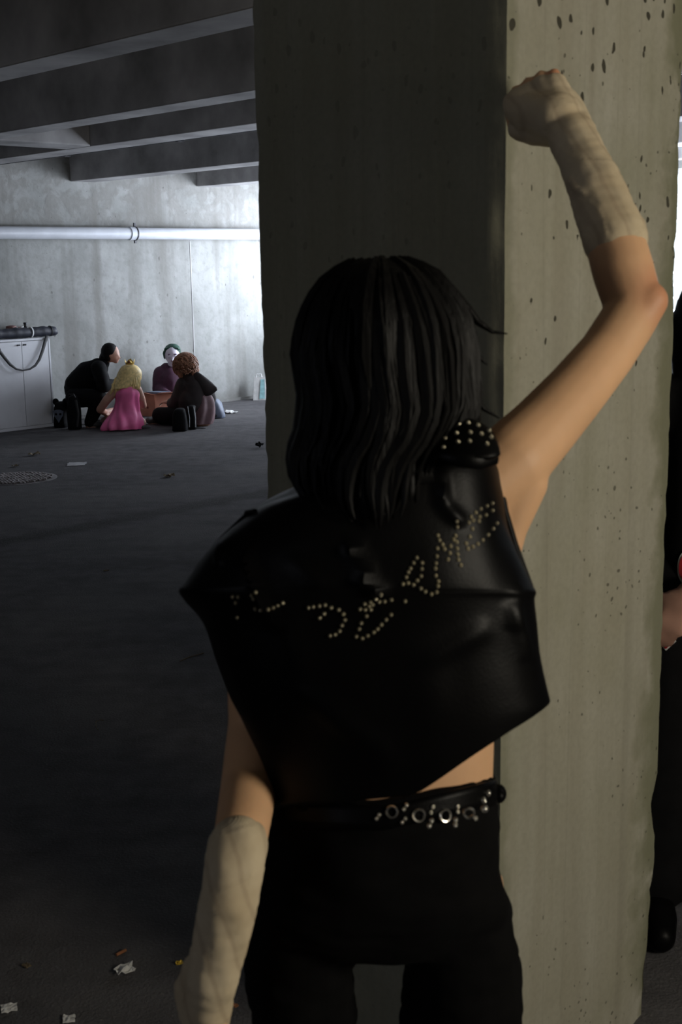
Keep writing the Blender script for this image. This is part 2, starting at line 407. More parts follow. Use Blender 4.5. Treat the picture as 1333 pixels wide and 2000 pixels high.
# conduit hung below the third beam
nc = nn(490, 259)
m = MB(); m.tube([B(-15, nc, ZB+.02), B(UW-.01, nc, ZB+.02)], .014, 10)
cd = obj('conduit', m, M['dark_metal']); tag(cd, 'thin dark conduit running along the third ceiling beam', 'conduit')
for k in range(8):
    c = MB(); c.ubox(UW-1-k*1.5, UW-.96-k*1.5, nc-.03, nc+.02, ZB, ZB+.04); obj('clip', c, M['dark_metal'], cd, smooth=False)
# pipe along the far wall
ZP, RP = 1.975, .064
pp = empty('drain_pipe', B(UW-.10, on_wall(200).dot(N), ZP), 'long pale grey pipe running along the bare concrete back wall', 'pipe')
nk = on_wall(262).dot(N)
for nA, nB in ((-9, nk), (nk, NS-.05)):
    m = MB(); m.tube([B(UW-.10, nA, ZP), B(UW-.10, nB, ZP)], RP, 24); obj('pipe_section', m, M['pipe'], pp)
m = MB(); m.tube([B(UW-.10, nk-.02, ZP), B(UW-.10, nk+.05, ZP)], RP+.009, 24); obj('coupling', m, M['pipe'], pp)
m = MB()
R = [[B(UW-.10, nk+.052+dn, ZP) + (U*math.cos(t)+V((0,0,1))*math.sin(t))*(RP+rr) for t in [2*math.pi*i/28 for i in range(28)]] for dn, rr in ((0,0),(0,.013),(.014,.013),(.014,0))]
m.loft(R, cap=False); m.ubox(UW-.11, UW-.09, nk+.05, nk+.07, ZP+RP, ZP+RP+.05); m.ubox(UW-.11, UW-.09, nk+.05, nk+.07, ZP-RP-.04, ZP-RP); obj('pipe_clamp', m, M['dark_metal'], pp)
for dn in (-3.2, 2.6):
    c = MB(); c.ubox(UW-.10, UW, nk+dn, nk+dn+.03, ZP-.015, ZP+.015); obj('bracket', c, M['pipe'], pp)

# ------------------------------------------------------------------ the pillar
C0 = V((.272, 2.02, 0)); R0 = G(1272, 1937)
du = R0 - C0; SR = du.dot(N) - .06
print('pillar', C0, R0, 'along N', du.dot(N), 'along U', du.dot(U))
SL = .60
def pil():
    m = MB(); n = 44; rings = []; H = ZC; K = 150
    cn = C0 + N*SR/2 + U*SL/2
    hx, hy = SR/2, SL/2
    per = []
    for side in range(4):
        for i in range(n):
            t = math.sin(math.pi/2*math.sin(math.pi/2*(-1 + 2*i/n)))
            per.append([(t, -1), (1, t), (-t, 1), (-1, -t)][side])
    for k in range(K+1):
        z = H*k/K; r = []
        for a, b in per:
            p = cn + N*a*hx + U*b*hy + V((0, 0, z))
            # arris worn and chipped
            e = min(1-abs(a), 1-abs(b)) ; ed = 1 - max(abs(a), abs(b))
            corner = max(0.0, 1 - ((1-min(abs(a), abs(b))) * (hx if abs(a) < abs(b) else hy)) / .03)
            chip = .004 + max(0.0, nz(p, 7, 3)-.2)*.018 + max(0.0, nz(p, 30, 5))*.006 + (max(0, .35-z)*.06*(1+nz(p, 12, 9)))
            q = p - (N*a + U*b).normalized()*corner*chip
            q += (N*a*(abs(a) == 1) + U*b*(abs(b) == 1))*(nz(p, 3, 1)*.0012 - max(0, .25-z)*.05*max(0, .3+nz(p, 15, 2)))
            r.append(q)
        rings.append(r)
    return m.loft(rings)
pl = obj('concrete_pillar', pil(), M['pillar'], base=C0.copy())
tag(pl, 'massive square concrete pillar with pockmarks, stained, the woman leans against it', 'pillar')
# ------------------------------------------------------------------ hands
def hand(mb, wrist, d, back, s=1.0, curl=.5, side=1, ex=0.0):
    # wrist point, direction of the palm, direction out of the back of the hand; side = where the thumb is
    d = V(d).normalized(); back = (V(back) - d*V(back).dot(d)).normalized(); lat = d.cross(back)*side
    L = .085*s
    mb.capsule(wrist - d*.02*s, .024*s+ex, wrist + d*.03*s, .026*s+ex, 12)
    for k, (off, ln, r) in enumerate(((.028, .072, .0092), (.010, .080, .0095), (-.009, .074, .0090), (-.027, .058, .0080))):
        kn = wrist + d*L + lat*off*s
        mb.capsule(wrist + d*.02*s + lat*off*.5*s, .017*s+ex, kn, .0125*s+ex, 10)
        p, a = kn, curl*(.7+.12*k)
        for j, fr in enumerate((.45, .32, .23)):
            a2 = a*(j+1)
            q = p + (d*math.cos(a2) - back*math.sin(a2))*ln*fr*s*1.05
            mb.capsule(p, (r - .0008*j)*s+ex, q, (r - .0008*(j+1))*s+ex, 10); p = q
    t0 = wrist + d*.022*s + lat*.026*s; t1 = t0 + (d*.5 + lat*.7 - back*.35).normalized()*.038*s; t2 = t1 + (d*.85 + lat*.15 - back*.5).normalized()*.030*s
    t3 = t2 + (d*.9 - lat*.2 - back*.4).normalized()*.024*s
    mb.capsule(t0, .016*s+ex, t1, .0125*s+ex, 10); mb.capsule(t1, .012*s+ex, t2, .0105*s+ex, 10); mb.capsule(t2, .0103*s+ex, t3, .0085*s+ex, 10)

def px_loft(mb, levels, sub=5, n=96, e=1.0, cap=True, crease=None):
    # levels: left px, right px, distance, half thickness (m), sag px of the middle
    def cm(a, b, c, d, t): return .5*((2*b) + (-a+c)*t + (2*a-5*b+4*c-d)*t*t + (-a+3*b-3*c+d)*t**3)
    L = [[*l[0], *l[1], l[2], l[3], l[4] if len(l) > 4 else 0] for l in levels]
    rows = []
    for i in range(len(L)-1):
        p0, p1, p2, p3 = L[max(i-1, 0)], L[i], L[i+1], L[min(i+2, len(L)-1)]
        for k in range(sub): rows.append([cm(a, b, c, d, k/sub) for a, b, c, d in zip(p0, p1, p2, p3)])
    rows.append(L[-1]); R = []
    for r in rows:
        A, Bp = W(r[0], r[1], r[4]), W(r[2], r[3], r[4]); c = (A+Bp)/2; h = (Bp-A)/2; g = []
        mx, my, yb = (r[0]+r[2])/2, (r[1]+r[3])/2, r[4]-r[5]
        zp = W(mx, my, yb).z - c.z; zs = W(mx, my+r[6], yb).z - W(mx, my, yb).z
        for j in range(n):
            a = 2*math.pi*j/n; ca, sa = math.cos(a), math.sin(a)
            ca2 = math.copysign(abs(ca)**e, ca); sa2 = math.copysign(abs(sa)**e, sa)
            p = c + h*ca2 + V((0, 1, 0))*r[5]*sa2
            p.z += zs*(1-abs(ca2)) + (zp*abs(sa2) if sa < 0 else 0)
            g.append(p)
        R.append(g)
    mb.loft(R, cap=cap); return mb

# ------------------------------------------------------------------ the woman in the foreground
def woman():
    base = V((.07, 1.47, 0))
    Y = 1.47
    mb = MB()
    torso = [((650, 960), (860, 905), 1.48, .060), ((560, 1000), (950, 900), 1.48, .085), ((515, 1060), (985, 985), 1.49, .100), ((520, 1150), (990, 1110), 1.49, .112),
             ((522, 1280), (985, 1265), 1.49, .112), ((532, 1400), (968, 1400), 1.48, .098), ((540, 1500), (964, 1480), 1.47, .104), ((535, 1600), (962, 1570), 1.47, .108), ((505, 1740), (965, 1710), 1.47, .110), ((520, 1850), (960, 1830), 1.47, .09)]
    px_loft(mb, torso, n=48)
    # neck and head, face turned away from the camera
    mb.chain([(765, 950, 1.48, 62), (762, 850, 1.49, 55), (760, 780, 1.50, 60)])
    hc = W(757, 690, 1.50)
    mb.ell(hc, (.074, .092, .108)); mb.ell(hc + V((0, .028, -.055)), (.056, .066, .062))
    mb.capsule(hc + V((0, .088, .0)), .010, hc + V((0, .106, -.032)), .012)      # nose
    mb.ell(hc + V((0, .088, -.062)), (.022, .010, .008)); mb.ell(hc + V((0, .078, -.098)), (.022, .018, .016))
    for s in (-1, 1): mb.ell(hc + V((s*.076, .0, -.012)), (.010, .018, .030)); mb.ell(hc+V((s*.030, .080, .012)), (.016, .012, .008))
    # raised right arm
    arm_up = [(930, 960, 1.49, 70), (1000, 900, 1.51, 76), (1060, 838, 1.55, 68), (1125, 765, 1.60, 61), (1185, 692, 1.65, 56), (1232, 618, 1.69, 55), (1236, 590, 1.70, 57), (1218, 530, 1.72, 60), (1200, 465, 1.75, 58), (1168, 378, 1.79, 50), (1138, 308, 1.84, 43), (1118, 270, 1.87, 42)]
    mb.chain(arm_up); mb.chain([(1236, 600, 1.69, 50), (1268, 588, 1.685, 38)]); mb.chain([(1268, 588, 1.685, 38), (1230, 640, 1.68, 46)])
    mb.chain([(1010, 940, 1.51, 62), (985, 1030, 1.50, 46), (970, 1110, 1.49, 40)])
    kn = [(1010, 182, 1.965, 17), (1033, 166, 1.955, 18), (1058, 153, 1.945, 18), (1083, 149, 1.935, 17)]
    for k in kn:
        mb.chain([(1112, 262, 1.885, 34), (k[0]*.35+1112*.65, k[1]*.35+262*.65+4, 1.90, 30), (k[0], k[1]+16, k[2]-.005, 19), (k[0], k[1]-3, k[2], 13.5)])
        a = W(*k[:3]); r = .0105
        fd = V((.05, 1, .0)).normalized()
        b = a + fd*.036 + V((0, 0, -.006)); c = b + V((0, -.004, -.026)); d = c + V((0, -.024, .002))
        mb.capsule(a, r, b, r*.92, 12); mb.capsule(b, r*.92, c, r*.85, 12); mb.capsule(c, r*.85, d, r*.75, 12)
    mb.chain([(1090, 228, 1.895, 44), (1036, 218, 1.945, 36), (1020, 205, 1.96, 33)])
    mb.chain([(1095, 250, 1.90, 34), (1045, 250, 1.955, 30), (1014, 249, 1.985, 22)])
    mb.chain([(1085, 168, 1.93, 18), (1112, 212, 1.915, 26), (1126, 262, 1.885, 36)])
    mb.chain([(1014, 249, 1.985, 22), (1003, 222, 1.992, 17), (1003, 202, 2.0, 14)])   # thumb folded at the side of the fist
    # hanging left arm
    arm_dn = [(560, 1075, 1.46, 66), (515, 1140, 1.44, 66), (502, 1270, 1.48, 60), (502, 1410, 1.49, 56), (486, 1540, 1.42, 56), (472, 1625, 1.33, 54), (460, 1680, 1.29, 54), (448, 1760, 1.27, 53), (430, 1840, 1.27, 50), (415, 1910, 1.27, 46), (408, 1955, 1.28, 40)]
    mb.chain(arm_dn)
    wr = W(405, 1965, 1.28); hand(mb, wr, V((-.05, .10, -1)), V((-.75, -.6, 0)), 1.0, .45, 1)
    # legs inside the trousers
    legs = (([(580, 1760, 1.47, 88), (575, 1900, 1.48, 84), (590, 2060, 1.50, 66)], -1), ([(905, 1740, 1.47, 82), (900, 1900, 1.48, 92), (905, 2060, 1.50, 72)], 1))
    ends = []
    for lg, s in legs:
        mb.chain(lg); k = W(*lg[-1][:3]); kr = lg[-1][3]*axd(k)/F
        an = V((k.x + s*.03, k.y - .02, .09)); mb.wchain([(k, kr), ((k+an)/2 + V((0, -.02, .06)), .052), (an, .034)])
        mb.wchain([(an, .034), (an + V((s*.02, .11, -.045)), .026), (an + V((s*.025, .17, -.062)), .020)]); mb.wchain([(an, .034), (an + V((0, -.03, -.055)), .026)])
        ends.append((k, an, kr))
    body = fuse('person', mb, M['skin'], .0042, 6, base=base)
    tag(body, 'woman with long black hair seen from behind, studded black leather vest, bandaged raised arm', 'person')
    # ---- bandages
    def wrapd(co, no):
        t = co.z*38 + math.atan2(co.x-.35, co.y-1.7)*1.4 + nz(co, 7)*2.4
        return .0012*((t/2.1) % 1.0) + .0012*nz(co, 24, 2) + .0010*nz(V((co.x, co.y, co.z*3)), 40, 4)
    mb = MB()
    mb.chain([(1203, 470, 1.745, 59), (1200, 462, 1.75, 59), (1168, 378, 1.79, 51), (1138, 308, 1.84, 44), (1118, 270, 1.87, 43)], .0025)
    for k in kn: mb.chain([(1112, 262, 1.885, 34), (k[0]*.35+1112*.65, k[1]*.35+262*.65+4, 1.90, 31), (k[0]*.94+1112*.06, k[1]*.94+262*.06+12, k[2]-.005, 21)], .0025)
    mb.chain([(1090, 228, 1.895, 44), (1036, 218, 1.945, 36), (1020, 207, 1.96, 34)], .0025)
    mb.chain([(1095, 250, 1.90, 34), (1045, 250, 1.955, 30), (1020, 249, 1.98, 24)], .0025)
    mb.chain([(1087, 176, 1.93, 19), (1112, 212, 1.915, 26), (1126, 262, 1.885, 36)], .0025)
    mb.chain([(1113, 352, 1.79, 5), (1122, 366, 1.77, 4), (1140, 378, 1.755, 4), (1150, 392, 1.755, 3)])
    w1 = fuse('hand_wrap', mb, M['wrap'], .0035, 5, body, disp=wrapd)
    mb = MB()
    mb.chain([(466, 1652, 1.30, 54), (460, 1680, 1.29, 54), (448, 1760, 1.27, 53), (430, 1840, 1.27, 50), (415, 1910, 1.27, 46), (407, 1955, 1.28, 41)], .0028)
    mb.chain([(407, 1960, 1.28, 44), (403, 1985, 1.285, 44)], .0028)
    mb.chain([(385, 1890, 1.29, 26), (372, 1930, 1.30, 30), (385, 1975, 1.30, 34)], .001)      # loose folds round the thumb
    w2 = fuse('hand_wrap', mb, M['wrap'], .0035, 5, body, disp=wrapd)
    # ---- trousers
    mb = MB()
    px_loft(mb, [((534, 1542), (968, 1516), 1.47, .118, 34), ((518, 1640), (972, 1600), 1.47, .126, 15), ((486, 1740), (977, 1705), 1.47, .132, 8), ((470, 1830), (1000, 1800), 1.47, .120), ((560, 1885), (920, 1880), 1.47, .08)], n=64)
    for lg, s in legs:
        k, an, kr = ends[0 if s < 0 else 1]
        mb.chain([(583 if s < 0 else 893, 1800, 1.47, 108), (583 if s < 0 else 905, 1900, 1.48, 108 if s < 0 else 116), (598 if s < 0 else 900, 2010, 1.49, 100 if s < 0 else 124)])
        mid = (k+an)/2
        mb.wchain([(W(598 if s < 0 else 900, 2010, 1.49), .062 if s < 0 else .076), (k, .066), (mid, .062), (an + V((0, 0, .02)), .062)])
    tr = fuse('trousers', mb, M['jeans'], .0065, 6, body, disp=lambda c, n: .004*nz(c, 14) + .003*nz(V((c.x, c.y, c.z*2.5)), 22, 3))
    for k, an, kr in ends:
        mb = MB(); sx = .02 if an.x > .07 else -.02
        mb.wchain([(an + V((0, 0, .06)), .048), (an + V((0, -.01, -.01)), .046), (an + V((sx, .10, -.04)), .040), (an + V((sx*1.2, .165, -.055)), .033)])
        mb.wchain([(an + V((0, -.03, -.05)), .036), (an + V((sx, .12, -.055)), .034)])
        fuse('boot', mb, M['leather'], .006, 4, body)
    # ---- vest
    n = 150
    lv = [((640, 945), (872, 868), 1.455, .066, 0), ((588, 962), (930, 868), 1.465, .095, -4), ((520, 985), (966, 905), 1.475, .112, 0), ((484, 1008), (975, 955), 1.475, .122, 0), ((415, 1070), (990, 1030), 1.47, .132, 0),
          ((368, 1134), (1034, 1134), 1.465, .137, 0), ((354, 1153), (1045, 1156), 1.465, .138, 0), ((366, 1174), (1041, 1172), 1.465, .138, 1), ((402, 1222), (1044, 1215), 1.465, .138, 4), ((428, 1300), (1050, 1275), 1.465, .140, 12), ((452, 1360), (1064, 1335), 1.465, .142, 30), ((492, 1436), (1072, 1366), 1.465, .142, 62), ((530, 1576), (1071, 1373), 1.465, .140, 78)]
    mb = MB(); px_loft(mb, lv, sub=9, n=n, cap=False, e=.86)
    def seg(p, a, b):
        ax, ay = b[0]-a[0], b[1]-a[1]; t = max(0, min(1, ((p[0]-a[0])*ax + (p[1]-a[1])*ay)/(ax*ax+ay*ay))); return math.hypot(p[0]-a[0]-ax*t, p[1]-a[1]-ay*t), t
    folds = [((692, 1060), (712, 1120), 11, .017), ((712, 1120), (745, 1165), 11, .017), ((860, 930), (866, 985), 11, .011), ((866, 985), (905, 1025), 12, .010), ((484, 1075), (505, 1150), 9, .015), ((505, 1150), (545, 1230), 11, .014),
             ((438, 1060), (430, 1105), 7, .012), ((1012, 1150), (1000, 1230), 14, .006), ((1000, 1190), (1030, 1290), 14, .008), ((600, 1350), (780, 1500), 26, .007), ((560, 1180), (600, 1330), 22, .006), ((840, 1290), (960, 1220), 20, .006), ((575, 1100), (640, 1150), 16, .005)]
    def proj(p):
        d = p - EYE; t = d.dot(fwd); return 666.5 + d.dot(cr)/t*F, 1000 - d.dot(cu)/t*F
    for i, p in enumerate(mb.v):
        q = proj(p); k = 0
        if p.y < 1.44:
            for a, b, wd, am in folds:
                ds, t = seg(q, a, b); k += am*math.exp(-(ds/wd)**2)*math.sin(math.pi*min(1, max(.12, t*.88+.12)))**.5
        dirn = (p - V((.08, 1.47, p.z))).normalized()
        mb.v[i] = p + dirn*(k*.8 + .004*nz(p, 9, 4) + .0025*nz(V((p.x, p.y, p.z*.5)), 20, 8))
    vest = obj('vest', mb, M['leather'], body)
    sol = vest.modifiers.new('thickness', 'SOLIDIFY'); sol.thickness = .003; sol.offset = -1
    bvh = BVHTree.FromPolygons(mb.v, [f for f in mb.f])
    # collar
    mb = MB(); rings = []
    for (dz, ex) in ((0, .0), (.022, .010), (.040, .004), (.012, .030), (-.012, .042)):
        c = W(762, 905, 1.455); rings.append([c + V(((.062+ex)*math.cos(a), (.060+ex)*math.sin(a), dz + .012*math.cos(a))) for a in [2*math.pi*i/48 for i in range(48)]])
    mb.loft(rings, cap=False); co = obj('collar', mb, M['leather'], vest); co.modifiers.new('t', 'SOLIDIFY').thickness = .003
    # armhole edge piping on both sides of the back
    for pts in ([(975, 930), (985, 1000), (1004, 1065), (1038, 1150)], [(486, 1004), (440, 1052), (395, 1105), (362, 1152)]):
        mb = MB(); mb.tube([W(x, y, 1.46) for x, y in pts], [.004, .006, .006, .004], 10); obj('armhole_edge', mb, M['leather'], vest)
    # epaulette on the raised shoulder, with its strap
    ec = W(917, 884, 1.375)
    mb = MB(); rings = []
    for k in range(9):
        t = k/8; rr = math.sin(t*math.pi/2)
        rings.append([ec + V((.034*rr*math.cos(a) , -.022*math.cos(t*math.pi/2) - .012 + .028*rr*(math.sin(a) if math.sin(a) > 0 else 0) , .037*rr*math.sin(a) if math.sin(a) > 0 else .008*rr*math.sin(a))) for a in [2*math.pi*i/40 for i in range(40)]])
    mb.loft(rings); ep = obj('epaulette', mb, M['leather'], vest)
    eb = BVHTree.FromPolygons(mb.v, mb.f)
    mb = MB(); mb.tube([W(862, 890, 1.355), W(900, 899, 1.34), W(940, 903, 1.345), W(972, 897, 1.37)], [.006, .008, .008, .006], 12, flat=V((0, 1, 0))); obj('shoulder_strap', mb, M['leather'], vest)
    mb = MB(); mb.chain([(484, 1002, 1.46, 7), (497, 1000, 1.44, 7)]); obj('shoulder_strap', mb, M['leather'], vest)
    def stud(mb, p, no, r):
        x = no.orthogonal().normalized(); y = no.cross(x)
        mb.loft([[p + (x*math.cos(a)+y*math.sin(a))*rr + no*h for a in [2*math.pi*i/12 for i in range(12)]] for rr, h in ((r, -.001), (r, .0006), (r*.8, .0016), (r*.62, .0012), (r*.45, .0024), (r*.1, .003))])
    def put(name, pts, r, parent, tree):
        mb = MB()
        for x, y in pts:
            d = ray(x, y).normalized(); h, no, _, _ = tree.ray_cast(EYE, d)
            if h is None: continue
            if no.dot(d) > 0: no = -no
            stud(mb, h, no, r)
        o = obj(name, mb, M['stud'], parent); return o
    c5 = lambda L: [(340 + x/1.754, 940 + y/1.754) for x, y in L]
    c2 = lambda L: [(760 + x/5.554, 950 + y/5.554) for x, y in L]
    c1 = lambda L: [(420 + x/6.665, 1100 + y/6.665) for x, y in L]
    letters = [
        c2([(1119,184),(1061,212),(995,244),(941,285),(890,330),(868,393),(915,369),(984,330),(975,377),(1050,310),(1122,263),(905,460),(877,546),(838,619),(857,677),(910,655),(964,624),(1017,583),(1075,526),(1129,460),(1170,401),(736,378),(741,440)]),
        c2([(531,532),(547,583),(581,631),(600,680),(524,673),(519,759),(509,834),(503,890),(508,968),(670,649),(660,723),(640,791),(722,534),(701,577),(735,604),(739,674),(745,738),(752,795),(779,855)]),
        c2([(536,1030),(531,1081),(517,1146),(461,1168),(394,1141),(347,1107)]),
        c2([(301,774),(266,829),(234,890),(211,930),(188,985),(208,1049),(267,1068),(308,1020),(349,972),(356,895),(360,829),(152,1060),(25,1230),(176,1245)]),
        c5([(709,388),(692,403),(674,414),(654,420),(638,438),(656,440),(670,428),(681,423),(675,440),(660,462),(642,486),(635,506),(625,532),(646,538),(664,529),(685,517),(698,506),(711,491),(727,474),(744,457),(704,413),(722,412),(745,406)]),
        c5([(462,433),(478,430),(499,427),(518,424),(539,433),(565,440),(581,455),(586,475),(576,494),(568,513),(553,525),(536,529),(515,454),(500,468)]),
        c1([(530,380),(483,420),(505,462),(527,592),(600,612),(692,602),(760,576),(820,548),(885,518)]),
        c1([(233,436),(305,436),(272,514),(293,705)])]
    for L in letters: put('letter_studs', L, .0024, vest, bvh)
    mb_e = [(540 + x/2.563, 480 + y/2.563) for x, y in ((864,909),(914,892),(962,886),(1011,899),(1066,925),(846,965),(903,937),(972,934),(1028,942),(1076,958),(839,1009),(911,981),(969,978),(1056,992))]
    put('epaulette_studs', mb_e, .0027, vest, eb)
    # back seam and zip
    # ---- belt with eyelets
    mb = MB(); rows = []
    lvl = [((531, 1560), (970, 1522), 1.47, .122, 34), ((522, 1612), (973, 1570), 1.47, .130, 30)]
    px_loft(mb, lvl, sub=3, n=96, cap=False)
    belt = obj('belt', mb, M['leather'], body); belt.modifiers.new('t', 'SOLIDIFY').thickness = .004
    tb = BVHTree.FromPolygons(mb.v, mb.f)
    def onbelt(x, y):
        d = ray(x, y).normalized(); h, no, _, _ = tb.ray_cast(EYE, d)
        if h is None: h = EYE + d*1.43; no = V((0, -1, 0))
        if no.dot(d) > 0: no = -no
        return h, no
    c8 = lambda x, y: (700 + x/3.703, 1440 + y/3.703)
    for x, y, r in ((243, 540, 50), (437, 565, 54), (627, 565, 54), (800, 547, 46)):
        h, no = onbelt(*c8(x, y)); mb = MB(); a1 = no.orthogonal().normalized(); a2 = no.cross(a1); rr = r/3.703*1.42/F
        R = [[h + (a1*math.cos(t)+a2*math.sin(t))*(rr*f) + no*g for t in [2*math.pi*i/28 for i in range(28)]] for f, g in ((1.0, 0), (.97, .002), (.85, .0032), (.70, .003), (.58, .001), (.58, 0))]
        mb.loft(R, cap=False); obj('eyelet', mb, M['nickel'], belt)
    for x, y in ((152,560),(133,588),(350,490),(330,520),(340,588),(318,615),(540,503),(525,542),(532,602),(515,640),(720,498),(718,537),(706,597),(704,633),(850,585),(940,405),(905,455),(915,517)):
        h, no = onbelt(*c8(x, y)); mb = MB(); stud(mb, h + no*.0006, no, .0028 if x < 880 else .0045); obj('belt_stud', mb, M['nickel'], belt)
    mb = MB(); p = W(974, 1550, 1.46); mb.ell(p, (.0105, .012, .0125)); mb.ell(p + V((0, -.006, 0)), (.008, .010, .009)); obj('belt_knob', mb, M['leather'], belt)
    # ---- hair
    hl = [((735, 503), (752, 503), 1.47, .010), ((688, 510), (798, 508), 1.47, .052), ((640, 540), (846, 532), 1.47, .086), ((610, 585), (878, 572), 1.475, .106), ((595, 630), (902, 620), 1.475, .115), ((584, 685), (916, 675), 1.475, .116),
          ((594, 728), (917, 735), 1.47, .112), ((603, 775), (921, 785), 1.46, .106), ((596, 835), (900, 832), 1.45, .102), ((577, 882), (868, 872), 1.445, .100), ((582, 935), (852, 922), 1.44, .098), ((606, 975), (842, 965), 1.43, .092), ((660, 1010), (800, 1005), 1.41, .07)]
    mb = MB()
    px_loft(mb, hl, sub=6, n=200)
    for i, p in enumerate(mb.v):
        q = proj(p); a = math.atan2(p.x - .06, -(p.y - 1.47)); f = min(1, max(0, (q[1]-510)/120))
        w = nz(V((a*9 + .8*math.sin(q[1]*.008), q[1]*.0032, 1)), 1.0, 3)*.006 + nz(V((a*26, q[1]*.004, 1)), 1.0, 6)*.003
        dr = V((p.x-.06, p.y-1.47, 0)); dr = dr.normalized() if dr.length > 1e-4 else V((0, 0, 0))
        mb.v[i] = p + dr*w*f
    # separate locks over the shell
    rows = hl
    def hp(a, s, out=0.0):             # point on the hair shell: angle, level position
        i = min(int(s), len(rows)-2); t = s - i; A, Bq = rows[i], rows[i+1]
        l = [A[0][0]*(1-t)+Bq[0][0]*t, A[0][1]*(1-t)+Bq[0][1]*t]; r = [A[1][0]*(1-t)+Bq[1][0]*t, A[1][1]*(1-t)+Bq[1][1]*t]
        yy = A[2]*(1-t)+Bq[2]*t; dp = A[3]*(1-t)+Bq[3]*t
        P, Q = W(l[0], l[1], yy), W(r[0], r[1], yy); c = (P+Q)/2; h = (Q-P)/2
        return c + h*math.cos(a)*(1+out/max(.02, h.length)) + V((0, 1, 0))*(dp+out)*math.sin(a)
    for k in range(110):
        a = -math.pi*random.uniform(-.12, 1.12); s0 = random.uniform(.3, 5); s1 = random.uniform(8.5, 12.0); r = random.uniform(.003, .010)
        n_ = 14; ph = random.uniform(0, 6); pts = []; rad = []
        for j in range(n_):
            t = j/(n_-1); s = s0 + (s1-s0)*t
            pts.append(hp(a + .12*math.sin(ph + t*3)*t, s, .001 + .004*math.sin(math.pi*t) + (.006*t*t if s1 > 10 else 0))); rad.append(max(.0006, r*math.sin(math.pi*min(1, .15+t*.85))**.7))
        mb.tube(pts, rad, 6)
    for fl in ([(880, 560, 8), (915, 605, 9), (935, 630, 7), (962, 648, 4), (992, 652, 1.2)], [(905, 600, 8), (920, 660, 8), (928, 690, 7), (942, 703, 4), (953, 713, 1)], [(905, 680, 8), (915, 740, 9), (925, 772, 8), (945, 798, 5), (976, 817, 1.5)],
               [(600, 620, 9), (590, 660, 10), (584, 695, 9), (577, 724, 2)], [(610, 640, 8), (597, 690, 7), (592, 728, 2)], [(600, 800, 9), (590, 850, 10), (578, 880, 9), (584, 925, 5)], [(930, 780, 8), (934, 820, 7), (915, 850, 3)]):
        mb.tube([W(x, y, 1.46) for x, y, r in fl], [r*1.46/F for x, y, r in fl], 8)
    obj('hair', mb, M['hair'], body)
woman()
# ------------------------------------------------------------------ the four people sitting by the far wall
YA = G(205, 838).y                      # the group sits about twelve metres away
Z3 = V((0, 0, 1))
def P(x, y, r, dy=0.0): return (x, y, YA + dy, r)
def ground(x, y, dy=0.0): p = G(x, y); return p
def face(mb, c, look, r):               # small nose, brow, lips and ears on a head
    look = V(look).normalized(); sd = look.cross(Z3).normalized(); up = sd.cross(look)
    mb.capsule(c + look*r*.95 + up*r*.15, r*.10, c + look*r*1.22 - up*r*.22, r*.15, 8)
    mb.ell(c + look*r*.92 - up*r*.55, (r*.3, r*.3, r*.12)); mb.ell(c + look*r*.80 - up*r*.90, (r*.34, r*.34, r*.26))
    for s in (-1, 1): mb.ell(c + sd*s*r*.95 - up*r*.1, (r*.14, r*.14, r*.28)); mb.ell(c + look*r*.86 + sd*s*r*.36 + up*r*.18, (r*.2, r*.2, r*.1))
def lie(d, k): return d*k
R2 = .0095
